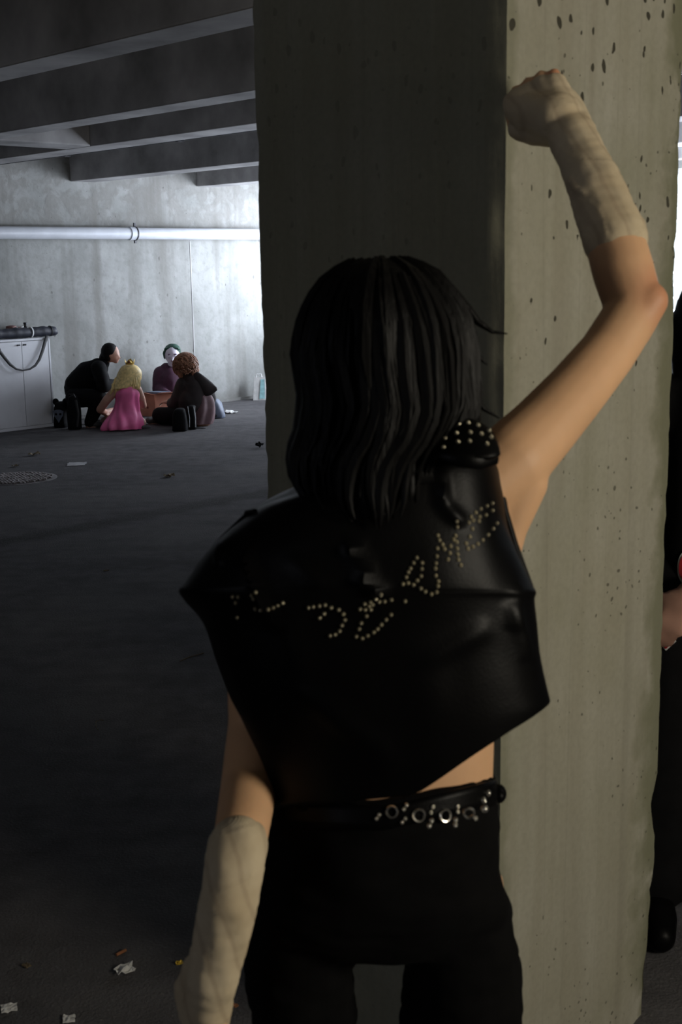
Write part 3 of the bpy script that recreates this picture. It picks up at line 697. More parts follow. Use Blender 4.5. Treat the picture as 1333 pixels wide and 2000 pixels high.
def sitting_back():
    # person in a pink dress, seen from behind
    base = G(240, 838)
    yb = base.y; q = lambda x, y, r, dy=0.0: (x, y, yb + dy, r)
    mb = MB()
    mb.chain([q(240, 822, 26), q(245, 795, 19), q(249, 768, 20), q(250, 752, 14)]); mb.chain([q(236, 760, 9), q(265, 758, 9)])
    mb.chain([q(250, 752, 8), q(252, 738, 7, .02), q(254, 726, 15, .03)]); hc = W(*q(254, 725, 0, .03)[:3]); face(mb, hc, (.15, 1, -.35), .080)
    mb.chain([q(226, 762, 9), q(208, 782, 8.5, -.02), q(196, 800, 8, .02), q(206, 806, 6.5, .16), q(224, 800, 5, .30)]); hand(mb, W(*q(226, 800, 0, .32)[:3]), (.8, .6, 0), (0, 0, 1), .9, .6)
    mb.chain([q(268, 760, 9), q(276, 778, 8, .05), q(280, 792, 7, .18), q(276, 790, 5, .32)]); hand(mb, W(*q(276, 790, 0, .34)[:3]), (0, 1, 0), (0, 0, 1), .9, .6, -1)
    for s in (-1, 1):
        mb.chain([q(240 + s*14, 824, 17), q(240 + s*34, 826, 12, .30), q(240 + s*8, 828, 8, .42), q(240 - s*14, 830, 6, .40)])
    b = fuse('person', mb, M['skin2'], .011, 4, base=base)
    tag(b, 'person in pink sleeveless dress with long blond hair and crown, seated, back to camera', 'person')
    mb = MB()
    px_loft(mb, [((230, 757), (270, 754), yb, .09, 0), ((225, 768), (273, 766), yb, .115, 0), ((226, 785), (272, 788), yb, .11, 0), ((219, 805), (272, 803), yb, .12, 0), ((205, 822), (277, 817), yb, .17, 0), ((196, 836), (279, 829), yb, .20, 0), ((198, 842), (278, 838), yb, .20, 0)], sub=4, n=90)
    for i, p in enumerate(mb.v):
        k = max(0, (.55 - p.z)/.55); a = math.atan2(p.x-base.x, p.y-base.y)
        mb.v[i] = p + V((p.x-base.x, p.y-base.y, 0))*(.10*k*math.sin(a*9+nz(p, 5)*4)) + V((0, 0, 0))
    d = obj('dress', mb, M['pink'], b)
    mb = MB()
    mb.chain([q(232, 757, 6), q(243, 750, 6), q(258, 750, 6), q(268, 756, 6)]); obj('neckline', mb, M['pink'], d)
    mb = MB()
    px_loft(mb, [((248, 711), (258, 711), yb+.02, .02), ((238, 716), (268, 715), yb+.02, .07), ((231, 727), (276, 724), yb+.02, .10), ((226, 740), (277, 735), yb+.01, .10), ((222, 750), (274, 745), yb, .10), ((222, 760), (258, 757), yb-.04, .07)], sub=4, n=60)
    for k in range(60):
        a = random.random(); x0 = 234 + a*38; x1 = 222 + a*50; yE = 768 - a*22 if a < .5 else 757 - (a-.5)*6
        r = random.uniform(.006, .013); mb.tube([W(x0 + (x1-x0)*t + 1.5*math.sin(t*5+k), 714 + abs(a-.5)*14 + (yE-714)*t, yb + .02 - .115*math.sin(min(1.2, .3+t*1.2))*(1-(2*a-1)**4*.6)) for t in (0, .2, .4, .6, .8, 1)], [r*.5, r, r, r, r*.8, r*.2], 6)
    for k in range(8): mb.tube([W(226+k*.7, 738, yb-.02), W(221-k*.2, 752, yb-.05), W(217+k*.7, 766-k, yb-.06), W(214+k, 772-k, yb-.05)], [.008, .012, .010, .002], 6)
    h = obj('hair', mb, M['blonde'], b)
    # paper crown
    mb = MB(); n = 24; cc = W(254, 711.5, yb+.0)
    rim, top = [], []
    for i in range(n):
        a = 2*math.pi*i/n; pk = abs(((i % 6)/6)*2-1)
        rim.append(cc + V((.042*math.cos(a), .042*math.sin(a), 0))); top.append(cc + V((.050*math.cos(a), .050*math.sin(a), .012+.043*pk)))
    mb.loft([rim, top], cap=False); c = obj('crown', mb, M['gold'], b); c.modifiers.new('t', 'SOLIDIFY').thickness = .002
    mb = MB(); mb.ell(cc + V((0, -.049, .026)), (.010, .005, .012)); obj('gem', mb, M['redspot'], c)
    for s, (x, y) in enumerate(((272, 836), (283, 835))):
        mb = MB(); mb.chain([(x-4, y-1, yb-.02, 4.5), (x+8, y, yb+.02 + s*.03, 4)]); fuse('shoe', mb, M['shoe'], .008, 3, b)
sitting_back()

def ponytail_person():
    base = G(172, 834); yb = base.y + .12; q = lambda x, y, r, dy=0.0: (x, y, yb + dy, r)
    mb = MB()
    mb.chain([q(150, 768, 20), q(158, 750, 22), q(178, 728, 21), q(194, 716, 15), q(204, 705, 8)])
    hc = W(*q(218, 690, 0)[:3]); lk = (.96, -.1, -.28)
    mb.ell(hc, (.080, .072, .095)); mb.ell(hc + V((.032, 0, -.052)), (.042, .046, .046)); face(mb, hc + V((.004, 0, -.008)), lk, .074); mb.chain([q(204, 706, 8), q(212, 698, 9)])
    for dy, ex in ((-.14, 0), (.14, 3)):
        mb.chain([q(195, 718, 10, dy), q(199+ex, 738, 8.5, dy*1.2), q(203+ex, 753, 7.5, dy*1.2), q(214+ex, 750, 6.5, dy*.6), q(224+ex, 749, 5, 0)])
        hand(mb, W(*q(225+ex, 749, 0, dy*.2)[:3]), (.9, .1, -.3), (0, 0, 1), .9, .6, 1)
        mb.chain([q(148, 778, 15, dy*.7), q(172, 777, 13, dy), q(196, 778, 11, dy*1.2), q(184, 800, 9, dy*1.1), q(172, 826, 6, dy), q(172, 833, 5, dy), q(186, 835, 4.5, dy)])
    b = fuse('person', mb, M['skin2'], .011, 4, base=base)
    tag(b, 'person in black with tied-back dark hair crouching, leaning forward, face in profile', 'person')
    mb = MB()
    mb.chain([q(146, 765, 17), q(152, 750, 22), q(174, 731, 24), q(192, 719, 17), q(203, 709, 9)])
    mb.chain([q(140, 758, 12), q(160, 768, 12), q(184, 770, 12)]); mb.chain([q(184, 760, 13), q(194, 735, 13)])
    for dy, ex in ((-.14, 0), (.14, 3)):
        mb.chain([q(193, 720, 13, dy), q(198+ex, 738, 11, dy*1.2), q(202+ex, 755, 10, dy*1.2), q(212+ex, 752, 9, dy*.6), q(221+ex, 750, 7, 0)])
    fuse('jacket', mb, M['black_cloth'], .012, 4, b, disp=lambda c, n: .014 + .008*nz(c, 13))
    mb = MB()
    for dy in (-.14, .14):
        mb.chain([q(148, 777, 18, dy*.7), q(172, 777, 16, dy), q(195, 779, 14, dy*1.2), q(186, 800, 12, dy*1.1), q(176, 824, 9, dy)])
    mb.chain([q(148, 778, 18, -.08), q(148, 778, 18, .08)])
    fuse('trousers', mb, M['black_cloth'], .012, 4, b, disp=lambda c, n: .012)
    for dy in (-.14, .14):
        mb = MB(); g = W(172, 833, yb + dy); g.z = .035; mb.wchain([(g, .035), (g + V((.09, 0, -.002)), .033), (g + V((.14, 0, -.008)), .024)]); fuse('shoe', mb, M['shoe'], .009, 3, b)
    mb = MB()
    mb.ell(hc + V((-.022, 0, .020)), (.088, .084, .092), Matrix.Rotation(.35, 3, 'Y')); mb.ell(hc + V((-.035, 0, -.03)), (.060, .078, .060)); mb.chain([q(203, 697, 9), q(199, 706, 7), q(197, 712, 5)])
    fuse('hair', mb, M['dark_hair'], .008, 3, b)
ponytail_person()

def green_person():
    base = G(332, 803); yb = base.y; q = lambda x, y, r, dy=0.0: (x, y, yb + dy, r)
    mb = MB()
    mb.chain([q(336, 796, 20), q(336, 775, 20), q(334, 738, 20), q(335, 722, 12)]); mb.chain([q(316, 730, 10), q(354, 732, 10)])
    hc = W(*q(337, 693, 0, -.06)[:3]); mb.chain([q(335, 722, 8), q(336, 708, 8, -.04)])
    mb.ell(hc, (.084, .092, .108)); mb.ell(hc + V((.004, -.03, -.060)), (.062, .060, .058)); face(mb, hc + V((0, .0, -.006)), (.12, -1, -.30), .090)
    mb.chain([q(314, 732, 11), q(309, 758, 9, -.05), q(316, 772, 8, -.16), q(330, 774, 6, -.28), q(340, 773, 6, -.32)]); hand(mb, W(*q(337, 773, 0, -.32)[:3]), (.85, -.3, -.1), (0, -.3, 1), 1.0, .5, -1)
    mb.chain([q(356, 735, 10), q(364, 760, 9, .0), q(358, 780, 8, -.12), q(352, 782, 5, -.2)]); hand(mb, W(*q(350, 782, 0, -.2)[:3]), (-.8, -.4, 0), (0, 0, 1), 1.0, .5)
    for s in (-1, 1): mb.chain([q(336 + s*14, 798, 14), q(336 + s*38, 797, 11, -.10), q(336 + s*10, 806, 9, -.14), q(336 - s*4, 807, 6, -.14)])
    b = fuse('person', mb, M['pale'], .011, 4, base=base)
    tag(b, 'seated person with slicked green hair and pale painted face in a dark maroon jacket', 'person')
    mb = MB()
    mb.chain([q(336, 794, 22), q(336, 775, 24), q(334, 742, 25), q(334, 724, 13)]); mb.chain([q(317, 731, 15), q(354, 733, 15)]); mb.chain([q(325, 722, 11), q(345, 722, 11)])
    mb.chain([q(315, 734, 14), q(312, 758, 12, -.05), q(318, 770, 11, -.16), q(326, 773, 9, -.24)]); mb.chain([q(356, 737, 14), q(364, 760, 12), q(358, 780, 10, -.12)])
    fuse('jacket', mb, M['maroon'], .012, 4, b, disp=lambda c, n: .014 + .007*nz(c, 13))
    mb = MB()
    for s in (-1, 1): mb.chain([q(336 + s*14, 796, 16), q(336 + s*38, 796, 13, -.10), q(336 + s*10, 806, 10, -.14)])
    mb.chain([q(325, 796, 18), q(347, 796, 18)])
    fuse('trousers', mb, M['black_cloth'], .013, 4, b, disp=lambda c, n: .012)
    mb = MB(); mb.ell(hc + V((0, .026, .046)), (.094, .092, .080)); mb.ell(hc + V((0, .040, .0)), (.094, .07, .085))
    for k in range(16): a = k/15; mb.tube([hc + V((-.075+.15*a, -.055, .075)), hc + V((-.08+.16*a, .0, .115-.05*(2*a-1)**2)), hc + V((-.075+.15*a, .07, .06))], [.006, .013, .008], 6)
    mb.tube([hc + V((-.082, -.03, .05)), hc + V((-.094, -.02, .02)), hc + V((-.088, -.03, -.03)), hc + V((-.080, -.03, -.055))], [.014, .014, .010, .003], 6)
    fuse('hair', mb, M['green'], .007, 1, b)
    # dark paint round the eyes, dark lips
    for s in (-1, 1): mb = MB(); mb.ell(hc + V((s*.034+.010, -.084, .010)), (.018, .010, .009)); obj('eye_paint', mb, M['eye'], b)
    mb = MB(); mb.ell(hc + V((.014, -.094, -.062)), (.024, .008, .006)); obj('lips', mb, M['redspot'], b)
green_person()

def curly_person():
    base = G(385, 831); yb = base.y; q = lambda x, y, r, dy=0.0: (x, y, yb + dy, r)
    mb = MB()
    mb.chain([q(394, 815, 22), q(392, 785, 19), q(382, 752, 18), q(374, 738, 11), q(366, 726, 8)]); mb.chain([q(362, 748, 10, .02), q(398, 750, 10)])
    hc = W(*q(361, 711, 0)[:3]); mb.ell(hc, (.078, .088, .098)); face(mb, hc, (-.55, .7, -.4), .082)
    mb.chain([q(362, 750, 10), q(352, 775, 9, .0), q(340, 788, 8, .06), q(334, 786, 5, .12)]); hand(mb, W(*q(333, 786, 0, .12)[:3]), (-.8, .4, 0), (0, 0, 1), 1, .5)
    mb.chain([q(400, 754, 10), q(410, 778, 9, .08), q(398, 792, 8, .22), q(384, 792, 5, .30)]); hand(mb, W(*q(382, 792, 0, .30)[:3]), (-.8, .4, 0), (0, 0, 1), 1, .5, -1)
    mb.chain([q(384, 818, 16), q(350, 816, 13), q(312, 812, 11, .10), q(326, 822, 8, .20), q(345, 824, 6, .22)]); mb.chain([q(396, 816, 16), q(390, 812, 12, .35), q(360, 820, 8, .40), q(310, 828, 6, .25), q(296, 828, 6, .2)])
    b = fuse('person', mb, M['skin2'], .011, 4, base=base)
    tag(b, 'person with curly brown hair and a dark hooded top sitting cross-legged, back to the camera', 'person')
    mb = MB()
    mb.chain([q(380, 790, 24), q(380, 758, 21), q(374, 742, 14), q(368, 734, 10)]); mb.chain([q(358, 752, 12, .02), q(396, 752, 13)])
    mb.chain([q(360, 752, 14), q(350, 776, 13, .0), q(342, 788, 11, .06), q(336, 787, 8, .10)]); mb.chain([q(398, 756, 13), q(408, 778, 12, .08), q(398, 792, 11, .22)])
    mb.chain([q(372, 780, 24), q(376, 806, 20)])
    j = fuse('hooded_top', mb, M['hoodie'], .012, 4, b, disp=lambda c, n: .014 + .008*nz(c, 13))
    mb = MB()      # hood hanging back off the shoulders to the right
    R_ = []
    for (x, y, w, h, dy) in ((374, 741, 12, 17, .0), (385, 746, 13, 23, -.03), (396, 751, 13, 23, -.05), (408, 755, 10, 17, -.05), (417, 757, 6, 10, -.04), (424, 759, 3, 3, -.04)):
        c = W(x, y, yb+dy); s = axd(c)/F; R_.append([c + V((-.35*h*math.sin(a)*s*.6, w*math.cos(a)*s*.75, h*math.sin(a)*s)) for a in [2*math.pi*i/24 for i in range(24)]])
    mb.loft(R_); obj('hood', mb, M['hoodie'], j)
    mb = MB()      # lighter lower garment spread round the hips
    px_loft(mb, [((378, 765), (408, 764), yb+.03, .10), ((382, 785), (418, 782), yb+.03, .13), ((374, 805), (420, 798), yb+.03, .17), ((366, 822), (418, 817), yb+.03, .18), ((368, 831), (414, 828), yb+.03, .18)], sub=4, n=64)
    for i, p in enumerate(mb.v):
        a = math.atan2(p.x-base.x, p.y-base.y); mb.v[i] = p + V((p.x-base.x, p.y-base.y, 0))*.08*math.sin(a*7+p.z*9)
    obj('long_tunic', mb, M['robe'], b)
    mb = MB(); mb.chain([q(378, 816, 20), q(350, 814, 17), q(313, 811, 14, .10), q(326, 822, 10, .20), q(340, 824, 8, .22)]); mb.chain([q(396, 814, 18), q(390, 812, 14, .35), q(360, 818, 11, .40), q(312, 826, 8, .27)])
    fuse('trousers', mb, M['black_cloth'], .012, 4, b, disp=lambda c, n: .012)
    mb = MB(); g = W(297, 824, yb+.2); g.z = .04; mb.wchain([(g + V((.06, 0, 0)), .036), (g, .040), (g + V((-.03, -.03, .0)), .034)]); fuse('shoe', mb, M['shoe'], .008, 3, b)
    mb = MB(); mb.ell(hc + V((.005, -.01, .008)), (.110, .102, .112))
    mb.chain([q(352, 722, 11), q(356, 733, 8), q(358, 740, 4)]); mb.chain([q(376, 716, 12), q(382, 722, 8)])
    for k in range(420):
        th = random.uniform(0, 2*math.pi); ph = random.uniform(-.75, 1.5)
        d = V((math.cos(th)*math.cos(ph), math.sin(th)*math.cos(ph), math.sin(ph))); c = hc + V((.01, -.01, .0)) + V((d.x*.116, d.y*.108, d.z*.116)); t = d.orthogonal().normalized(); r = random.uniform(.012, .024)
        w = d.cross(t); mb.tube([c + t*r*math.cos(s) + w*r*math.sin(s) + d*.004*s - Z3*.004*s for s in (0, 1.2, 2.4, 3.6, 4.8)], [.003, .006, .007, .006, .002], 5)
    obj('hair', mb, M['brown_hair'], b)
curly_person()

# ------------------------------------------------------------------ person standing beyond the pillar on the right
def behind_pillar():
    base = V((.862, 2.79, 0)); yb = base.y; q = lambda x, y, r, dy=0.0: (x, y, yb + dy, r)
    X = lambda dx, dy, z: V((base.x + dx, base.y + dy, z))
    mb = MB()
    mb.wchain([(X(0, 0, .82), .145), (X(0, 0, 1.0), .125), (X(0, .0, 1.22), .14), (X(0, -.01, 1.32), .10), (X(-.01, -.03, 1.38), .05), (X(-.02, -.05, 1.44), .05)])
    mb.wchain([(X(-.14, 0, 1.27), .060), (X(.14, 0, 1.27), .060)])
    hc = X(-.02, -.07, 1.455); mb.ell(hc, (.076, .092, .105)); mb.ell(hc + V((0, -.035, -.05)), (.055, .06, .06)); face(mb, hc, (.2, -1, -.4), .085)
    e1 = W(1336, 858, 2.74); w1 = X(.02, -.20, 1.02)
    mb.wchain([(X(-.145, 0, 1.26), .052), (e1, .044), (w1, .028)]); hand(mb, w1, (.9, -.3, 0), (0, -.5, .8), 1, .5)
    e2 = X(.20, -.02, .98); w2 = W(1345, 1158, 2.62)
    mb.wchain([(X(.145, 0, 1.26), .052), (e2, .042), (w2, .027)]); hand(mb, w2, (-.5, 0, -1), (-.3, -1, 0), 1, .4)
    for s in (-1, 1): mb.wchain([(X(s*.085, 0, .84), .10), (X(s*.10, -.01, .48), .062), (X(s*.11, .02, .10), .038), (X(s*.12, -.10, .045), .032)])
    b = fuse('person', mb, M['skin2'], .011, 4, base=base)
    tag(b, 'person in black clothes standing behind the right side of the pillar, mostly hidden', 'person')
    mb = MB(); mb.wchain([(X(0, 0, .80), .165), (X(0, 0, 1.0), .150), (X(0, .0, 1.22), .155), (X(0, 0, 1.31), .105)]); mb.wchain([(X(-.14, 0, 1.27), .072), (X(.14, 0, 1.27), .072)])
    mb.wchain([(X(-.145, 0, 1.26), .066), ((X(-.145, 0, 1.26)+e1)/2 + V((0, 0, .02)), .058)]); mb.wchain([(X(.145, 0, 1.26), .066), (X(.175, 0, 1.12), .06)])
    s_ = fuse('shirt', mb, M['black_cloth'], .012, 4, b)
    mb = MB()
    for s in (-1, 1): mb.wchain([(X(s*.075, 0, .84), .125), (X(s*.10, -.01, .48), .105), (X(s*.115, .02, .13), .105)])
    t_ = fuse('trousers', mb, M['black_cloth'], .012, 4, b, disp=lambda c, n: .012)
    for s in (-1, 1):
        mb = MB(); mb.wchain([(X(s*.112, .02, .14), .055), (X(s*.115, .02, .06), .055), (X(s*.123, -.10, .052), .050), (X(s*.13, -.16, .040), .038)]); fuse('boot', mb, M['leather'], .010, 3, b)
    mb = MB(); mb.ell(hc + V((0, .02, .02)), (.096, .10, .108)); mb.wchain([(hc + V((-.06, .04, 0)), .045), (hc + V((-.05, .06, -.12)), .035)]); mb.wchain([(hc + V((.06, .04, 0)), .045), (hc + V((.05, .06, -.12)), .035)])
    fuse('hair', mb, M['dark_hair'], .009, 3, b)
    def patch(x, y, r, par, shape):
        me = par.data; tr = BVHTree.FromPolygons([v.co + base for v in me.vertices], [list(f.vertices) for f in me.polygons])
        d = ray(x, y).normalized(); c, no, _, _ = tr.ray_cast(EYE, d)
        if c is None: return
        if no.dot(d) > 0: no = -no
        n = no.normalized(); a2 = (Z3 - n*Z3.dot(n)).normalized(); a1 = a2.cross(n)
        for rr, off, mt, nm in ((r, 0, 'whitepaper', 'badge_rim'), (r*.82, .002, 'red_cloth', 'badge')):
            mb = MB(); g = [c + (a1*px + a2*py)*rr for px, py in shape]; mb.loft([[p_ + n*off for p_ in g], [p_ + n*(off+.004) for p_ in g]]); obj(nm, mb, M[mt], par, smooth=False)
    circ = [(math.cos(t)*.8, math.sin(t)*1.5) for t in [2*math.pi*i/24 for i in range(24)]]
    patch(1343, 1108, .026, s_, circ)
    patch(1303, 1250, .024, t_, [(-1, 0), (-.2, .9), (.9, 0), (.0, -1)])
behind_pillar()

# ------------------------------------------------------------------ things by the far wall
def wall_px_n(px): return on_wall(px).dot(N)
# cabinet, its front parallel to the wall
p1 = G(108, 832); CU = p1.dot(U); n1 = p1.dot(N)
def front(px, py):                     # point on the cabinet front plane
    d = ray(px, py); t = (CU - EYE.dot(U))/d.dot(U); return EYE + d*t
n_mid = front(48, 760).dot(N); wdt = n1 - n_mid; n0 = n_mid - wdt; HT = front(108, 658).z; CD = min(UW - .04 - CU, .42)
print('cabinet', n0, n1, HT, CD, UW-CU)
cb = empty('metal_cabinet', B(CU + CD/2, (n0+n1)/2, 0), 'low white two-door metal cabinet standing against the back wall', 'cabinet')
m = MB(); t = .018
m.ubox(CU+.02, CU+CD, n0, n0+t, 0, HT); m.ubox(CU+.02, CU+CD, n1-t, n1, 0, HT); m.ubox(CU+CD-t, CU+CD, n0, n1, 0, HT); m.ubox(CU+.02, CU+CD, n0, n1, 0, .05); m.ubox(CU+.02, CU+CD, n0, n1, HT-t, HT)
m.ubox(CU, CU+.02, n0, n0+.02, 0, HT); m.ubox(CU, CU+.02, n1-.02, n1, 0, HT); m.ubox(CU, CU+.02, n0, n1, HT-.022, HT); m.ubox(CU, CU+.02, n0, n1, 0, .03)
obj('body', m, M['cab'], cb, smooth=False, bevel=.002)
m = MB(); m.ubox(CU+.08, CU+CD-.03, n0+.02, n1-.02, HT*.5, HT*.5+.015); obj('shelf', m, M['cab'], cb, smooth=False)
for s in (-1, 1):
    a, c = (n0+.024, n_mid-.002) if s < 0 else (n_mid+.002, n1-.024)
    m = MB(); m.ubox(CU+.002, CU+.02, a, c, .034, HT-.026); d = obj('door', m, M['cab'], cb, smooth=False, bevel=.002)
    k = n_mid + s*.035; zz = front(40, 674).z
    m = MB(); m.ubox(CU-.010, CU+.003, k-.016, k+.016, zz-.008, zz+.008); obj('handle', m, M['dark_metal'], d, smooth=False, bevel=.003)
# rolled bag lying on the cabinet with a hanging strap
def topp(px, py, du): d = ray(px, py); t = (CU + du - EYE.dot(U))/d.dot(U); return EYE + d*t
zr = HT + .056
m = MB(); a0, a1 = topp(-30, 660, .13), topp(112, 645, .13); a0.z = a1.z = zr
L_ = a1 - a0; k = 26; R_ = []
for i in range(k+1):
    t_ = i/k; c = a0 + L_*t_; r = .050*(1 + .06*math.sin(i*1.9) + .05*math.sin(i*.7)); r *= (.25 + .75*min(1, (min(t_, 1-t_)/.04))**.5) if min(t_, 1-t_) < .04 else 1
    R_.append([c + (U*math.cos(q)*1.05 + Z3*math.sin(q))*r*(1+.04*nz(c+U*math.cos(q), 20)) + Z3*(r-.052)*.5 for q in [2*math.pi*j/28 for j in range(28)]])
m.loft(R_); rb = obj('rolled_bag', m, M['navy'], base=a0.copy().lerp(a1, .5)); tag(rb, 'long dark navy rolled bag lying across the top of the white cabinet, strap hanging down', 'bag')
for px in (60, 98):
    c = topp(px, 650, .13); c.z = zr; m = MB(); m.tube([c - L_.normalized()*.006, c + L_.normalized()*.006], .0555, 28); o = obj('band', m, M['white'] if px == 60 else M['strap'], rb)
    if px == 60: o['label'] = 'white band'
m = MB(); pts = [(92, 656), (88, 668), (83, 686), (77, 702), (69, 714), (58, 721), (45, 723.5), (32, 721), (20, 712), (10, 700), (0, 687), (-6, 672), (-8, 660)]
m.tube([topp(x, y, -.012 - .02*math.sin(math.pi*i/12)) for i, (x, y) in enumerate(pts)], [.020, .020, .018, .016, .013, .010, .008, .011, .016, .018, .018, .016, .016], 10, flat=U); obj('strap', m, M['strap'], rb)
# small things standing behind the roll
def revolve(mb, c, prof, n=20):
    mb.loft([[c + V((r*math.cos(a), r*math.sin(a), z)) for a in [2*math.pi*i/n for i in range(n)]] for r, z in prof]); return mb
c = topp(50, 640, .24); c.z = HT + .001
m = MB(); revolve(m, c, [(.022, 0), (.024, .01), (.024, .10), (.012, .125), (.012, .13)]); bt = obj('bottle', m, M['strap'], base=c); tag(bt, 'small black-capped bottle behind the rolled bag on the cabinet', 'bottle')
m = MB(); revolve(m, c, [(.020, .128), (.020, .15), (.017, .152)]); obj('cap', m, M['dark_metal'], bt)
c = topp(41, 642, .24); c.z = HT + .001
m = MB(); revolve(m, c, [(.024, 0), (.030, .11), (.032, .114), (.028, .112), (.022, .004)]); ct = obj('cup', m, M['white'], base=c); tag(ct, 'white cup on the cabinet, left of the small black bottle', 'cup')
c = topp(22, 642, .24); c.z = HT + .001
m = MB(); revolve(m, c, [(.045, 0), (.052, .02), (.055, .10), (.05, .122), (.02, .128)]); jr = obj('pouch', m, M['dim_red'], base=c); tag(jr, 'dull reddish pouch behind the rolled bag on the cabinet', 'pouch')

# bags on the floor
def softbag(name, mat, px0, px1, ytop, ybot, dep, label, cat, yy=None, lean=0.0, top=.75):
    g = G((px0+px1)/2, ybot); Y_ = (yy or g.y); a, b2 = W(px0, ybot, Y_), W(px1, ybot, Y_); h = W((px0+px1)/2, ytop, Y_).z; w = (b2.x-a.x)/2; c0 = V(((a.x+b2.x)/2, Y_, 0))
    mb = MB(); R_ = []
    for t_, sx in ((0, .86), (.04, .97), (.2, 1.0), (.5, .97), (.75, .88), (.92, top), (.98, top*.75), (1.0, top*.3)):
        R_.append([c0 + V((w*sx*math.copysign(abs(math.cos(q))**.6, math.cos(q)) + lean*t_, dep*sx*math.copysign(abs(math.sin(q))**.6, math.sin(q)), h*t_)) for q in [2*math.pi*j/36 for j in range(36)]])
    mb.loft(R_)
    for i, p in enumerate(mb.v): mb.v[i] = p + V((nz(p, 11), nz(p, 11, 5), 0))*.012
    return tag(obj(name, mb, mat, base=c0), label, cat), c0, w, h
bp, c0, w, h = softbag('backpack', M['black_cloth'], 108, 135, 784, 834, .11, 'small black backpack with a pale patch, on the floor next to the cabinet', 'backpack')
mb = MB(); pc = c0 + V((-.005, -.115, h*.50)); tri = [(-.055, .045), (-.02, .06), (.02, .06), (.055, .045), (.045, .0), (.012, -.05), (0, -.075), (-.012, -.05), (-.045, 0)]
mb.loft([[pc + V((x, 0, z)) for x, z in tri], [pc + V((x, -.006, z)) for x, z in tri]]); fp = obj('patch', mb, M['grey_bag'], bp, smooth=False); fp['label'] = 'pale grey patch'
for s in (-1, 1): mb = MB(); mb.ell(pc + V((s*.022, -.008, .015)), (.012, .004, .012)); obj('dark_spot', mb, M['black_cloth'], fp)
for s in (-1, 1): mb = MB(); mb.ell(c0 + V((s*.05, 0, h*.99)), (.032, .03, .035)); obj('top_corner', mb, M['black_cloth'], bp)
b2_, c0, w, h = softbag('backpack', M['black_cloth'], 134, 160, 772, 838, .085, 'tall black backpack on the floor between the patched one and the crouching person', 'backpack')
mb = MB(); mb.tube([c0 + V((-.03, -.1, h*.97)), c0 + V((-.02, -.11, h*1.06)), c0 + V((.03, -.11, h*1.06)), c0 + V((.04, -.1, h*.97))], .007, 8); obj('handle', mb, M['strap'], b2_)
mb = MB(); mb.tube([c0 + V((.05, -.13, h*.9)), c0 + V((.07, -.14, h*.5)), c0 + V((.05, -.14, .04))], .012, 8, flat=V((0, 1, 0))); obj('strap', mb, M['strap'], b2_)
tb_, c0, w, h = softbag('tote_bag', M['black_cloth'], 338, 368, 797, 841, .10, 'black bag slumped on the floor in front of the curly-haired person', 'bag')
tc_, c0, w, h = softbag('tote_bag', M['black_cloth'], 369, 384, 791, 838, .07, 'narrow black bag with pale piping beside the slumped black one', 'bag', top=.9)
for s, x in ((0, -.8), (1, .75)): mb = MB(); mb.tube([c0 + V((w*x - .0, -.072, h*.98)), c0 + V((w*x + .015, -.078, h*.5)), c0 + V((w*(x+.25), -.076, .03))], .0035, 6); o = obj('piping', mb, M['white'], tc_)
mb = MB(); mb.tube([c0 + V((w, -.02, .012)), c0 + V((w+.05, -.03, .010)), c0 + V((w+.09, -.0, .008))], .006, 6); obj('strap', mb, M['strap'], tc_)
gb_, c0, w, h = softbag('shoulder_bag', M['grey_bag'], 414, 441, 779, 815, .13, 'grey-blue bag on the floor behind the curly-haired person, farthest right of the group', 'bag', top=.6, lean=-.04)
mb = MB(); mb.tube([c0 + V((-.05, -.09, h*.9)), c0 + V((-.06, -.14, h*.5)), c0 + V((-.02, -.15, .02))], .02, 8, flat=V((0, 1, 0))); obj('dark_side_panel', mb, M['black_cloth'], gb_)
# cardboard box
g1, g2, g0 = G(304, 814), G(327, 803), G(275, 812)
e1 = (g0 - g1); e2 = (g2 - g1); w1, w2 = e1.length, min(e2.length, .34)
e1 = e1.normalized(); e2 = V((-e1.y, e1.x, 0)); e2 = e2 if e2.y > 0 else -e2
e2 = (e2*.62 + V((.78, 0, 0))).normalized()
hb = W(304, 771, g1.y).z; w2 = .26
cc = g1 + e1*w1/2 + e2*w2/2
bx = empty('cardboard_box', cc, 'open reddish-brown cardboard box on the floor in the middle of the seated group', 'box')
def wallq(name, a, b, z0, z1, mat, th=.005):
    d = (b-a).normalized(); nn_ = d.cross(Z3); mb = MB(); mb.box((a+b)/2 + Z3*(z0+z1)/2, (d, nn_, Z3), ((b-a).length/2, th, (z1-z0)/2)); return obj(name, mb, mat, bx, smooth=False)
A_, B_, C_, D_ = g1 + e1*w1, g1, g1 + e2*w2, g1 + e1*w1 + e2*w2
sp_ = wallq('side', A_, B_, 0, hb, M['board']); wallq('side', B_, C_, 0, hb, M['board']); wallq('side', C_, D_, 0, hb, M['board']); wallq('side', D_, A_, 0, hb, M['board'])
mb = MB(); mb.box(cc + Z3*.006, (e1, e2, Z3), (w1/2-.01, w2/2-.01, .004)); obj('base', mb, M['board'], bx, smooth=False)
for a, b, o_ in ((A_, B_, -e2), (B_, C_, -e1)):
    d = (b-a).normalized(); up = (o_*.95 + Z3*.25).normalized(); mb = MB(); mb.box((a+b)/2 + Z3*hb + up*.05, (d, up, d.cross(up)), ((b-a).length/2, .05, .003)); obj('flap', mb, M['board'], bx, smooth=False)
for dx, dz, r in ((.35, .62, .022), (.55, .40, .012)):
    c = A_ + (B_-A_)*dx + Z3*hb*dz; nn_ = -e2; mb = MB(); mb.ell(c - (e1.cross(Z3)).normalized()*math.copysign(.006, (e1.cross(Z3)).dot(V((0, 1, 0)))), (r*1.3, .003, r)); obj('red_print', mb, M['redspot'], sp_)
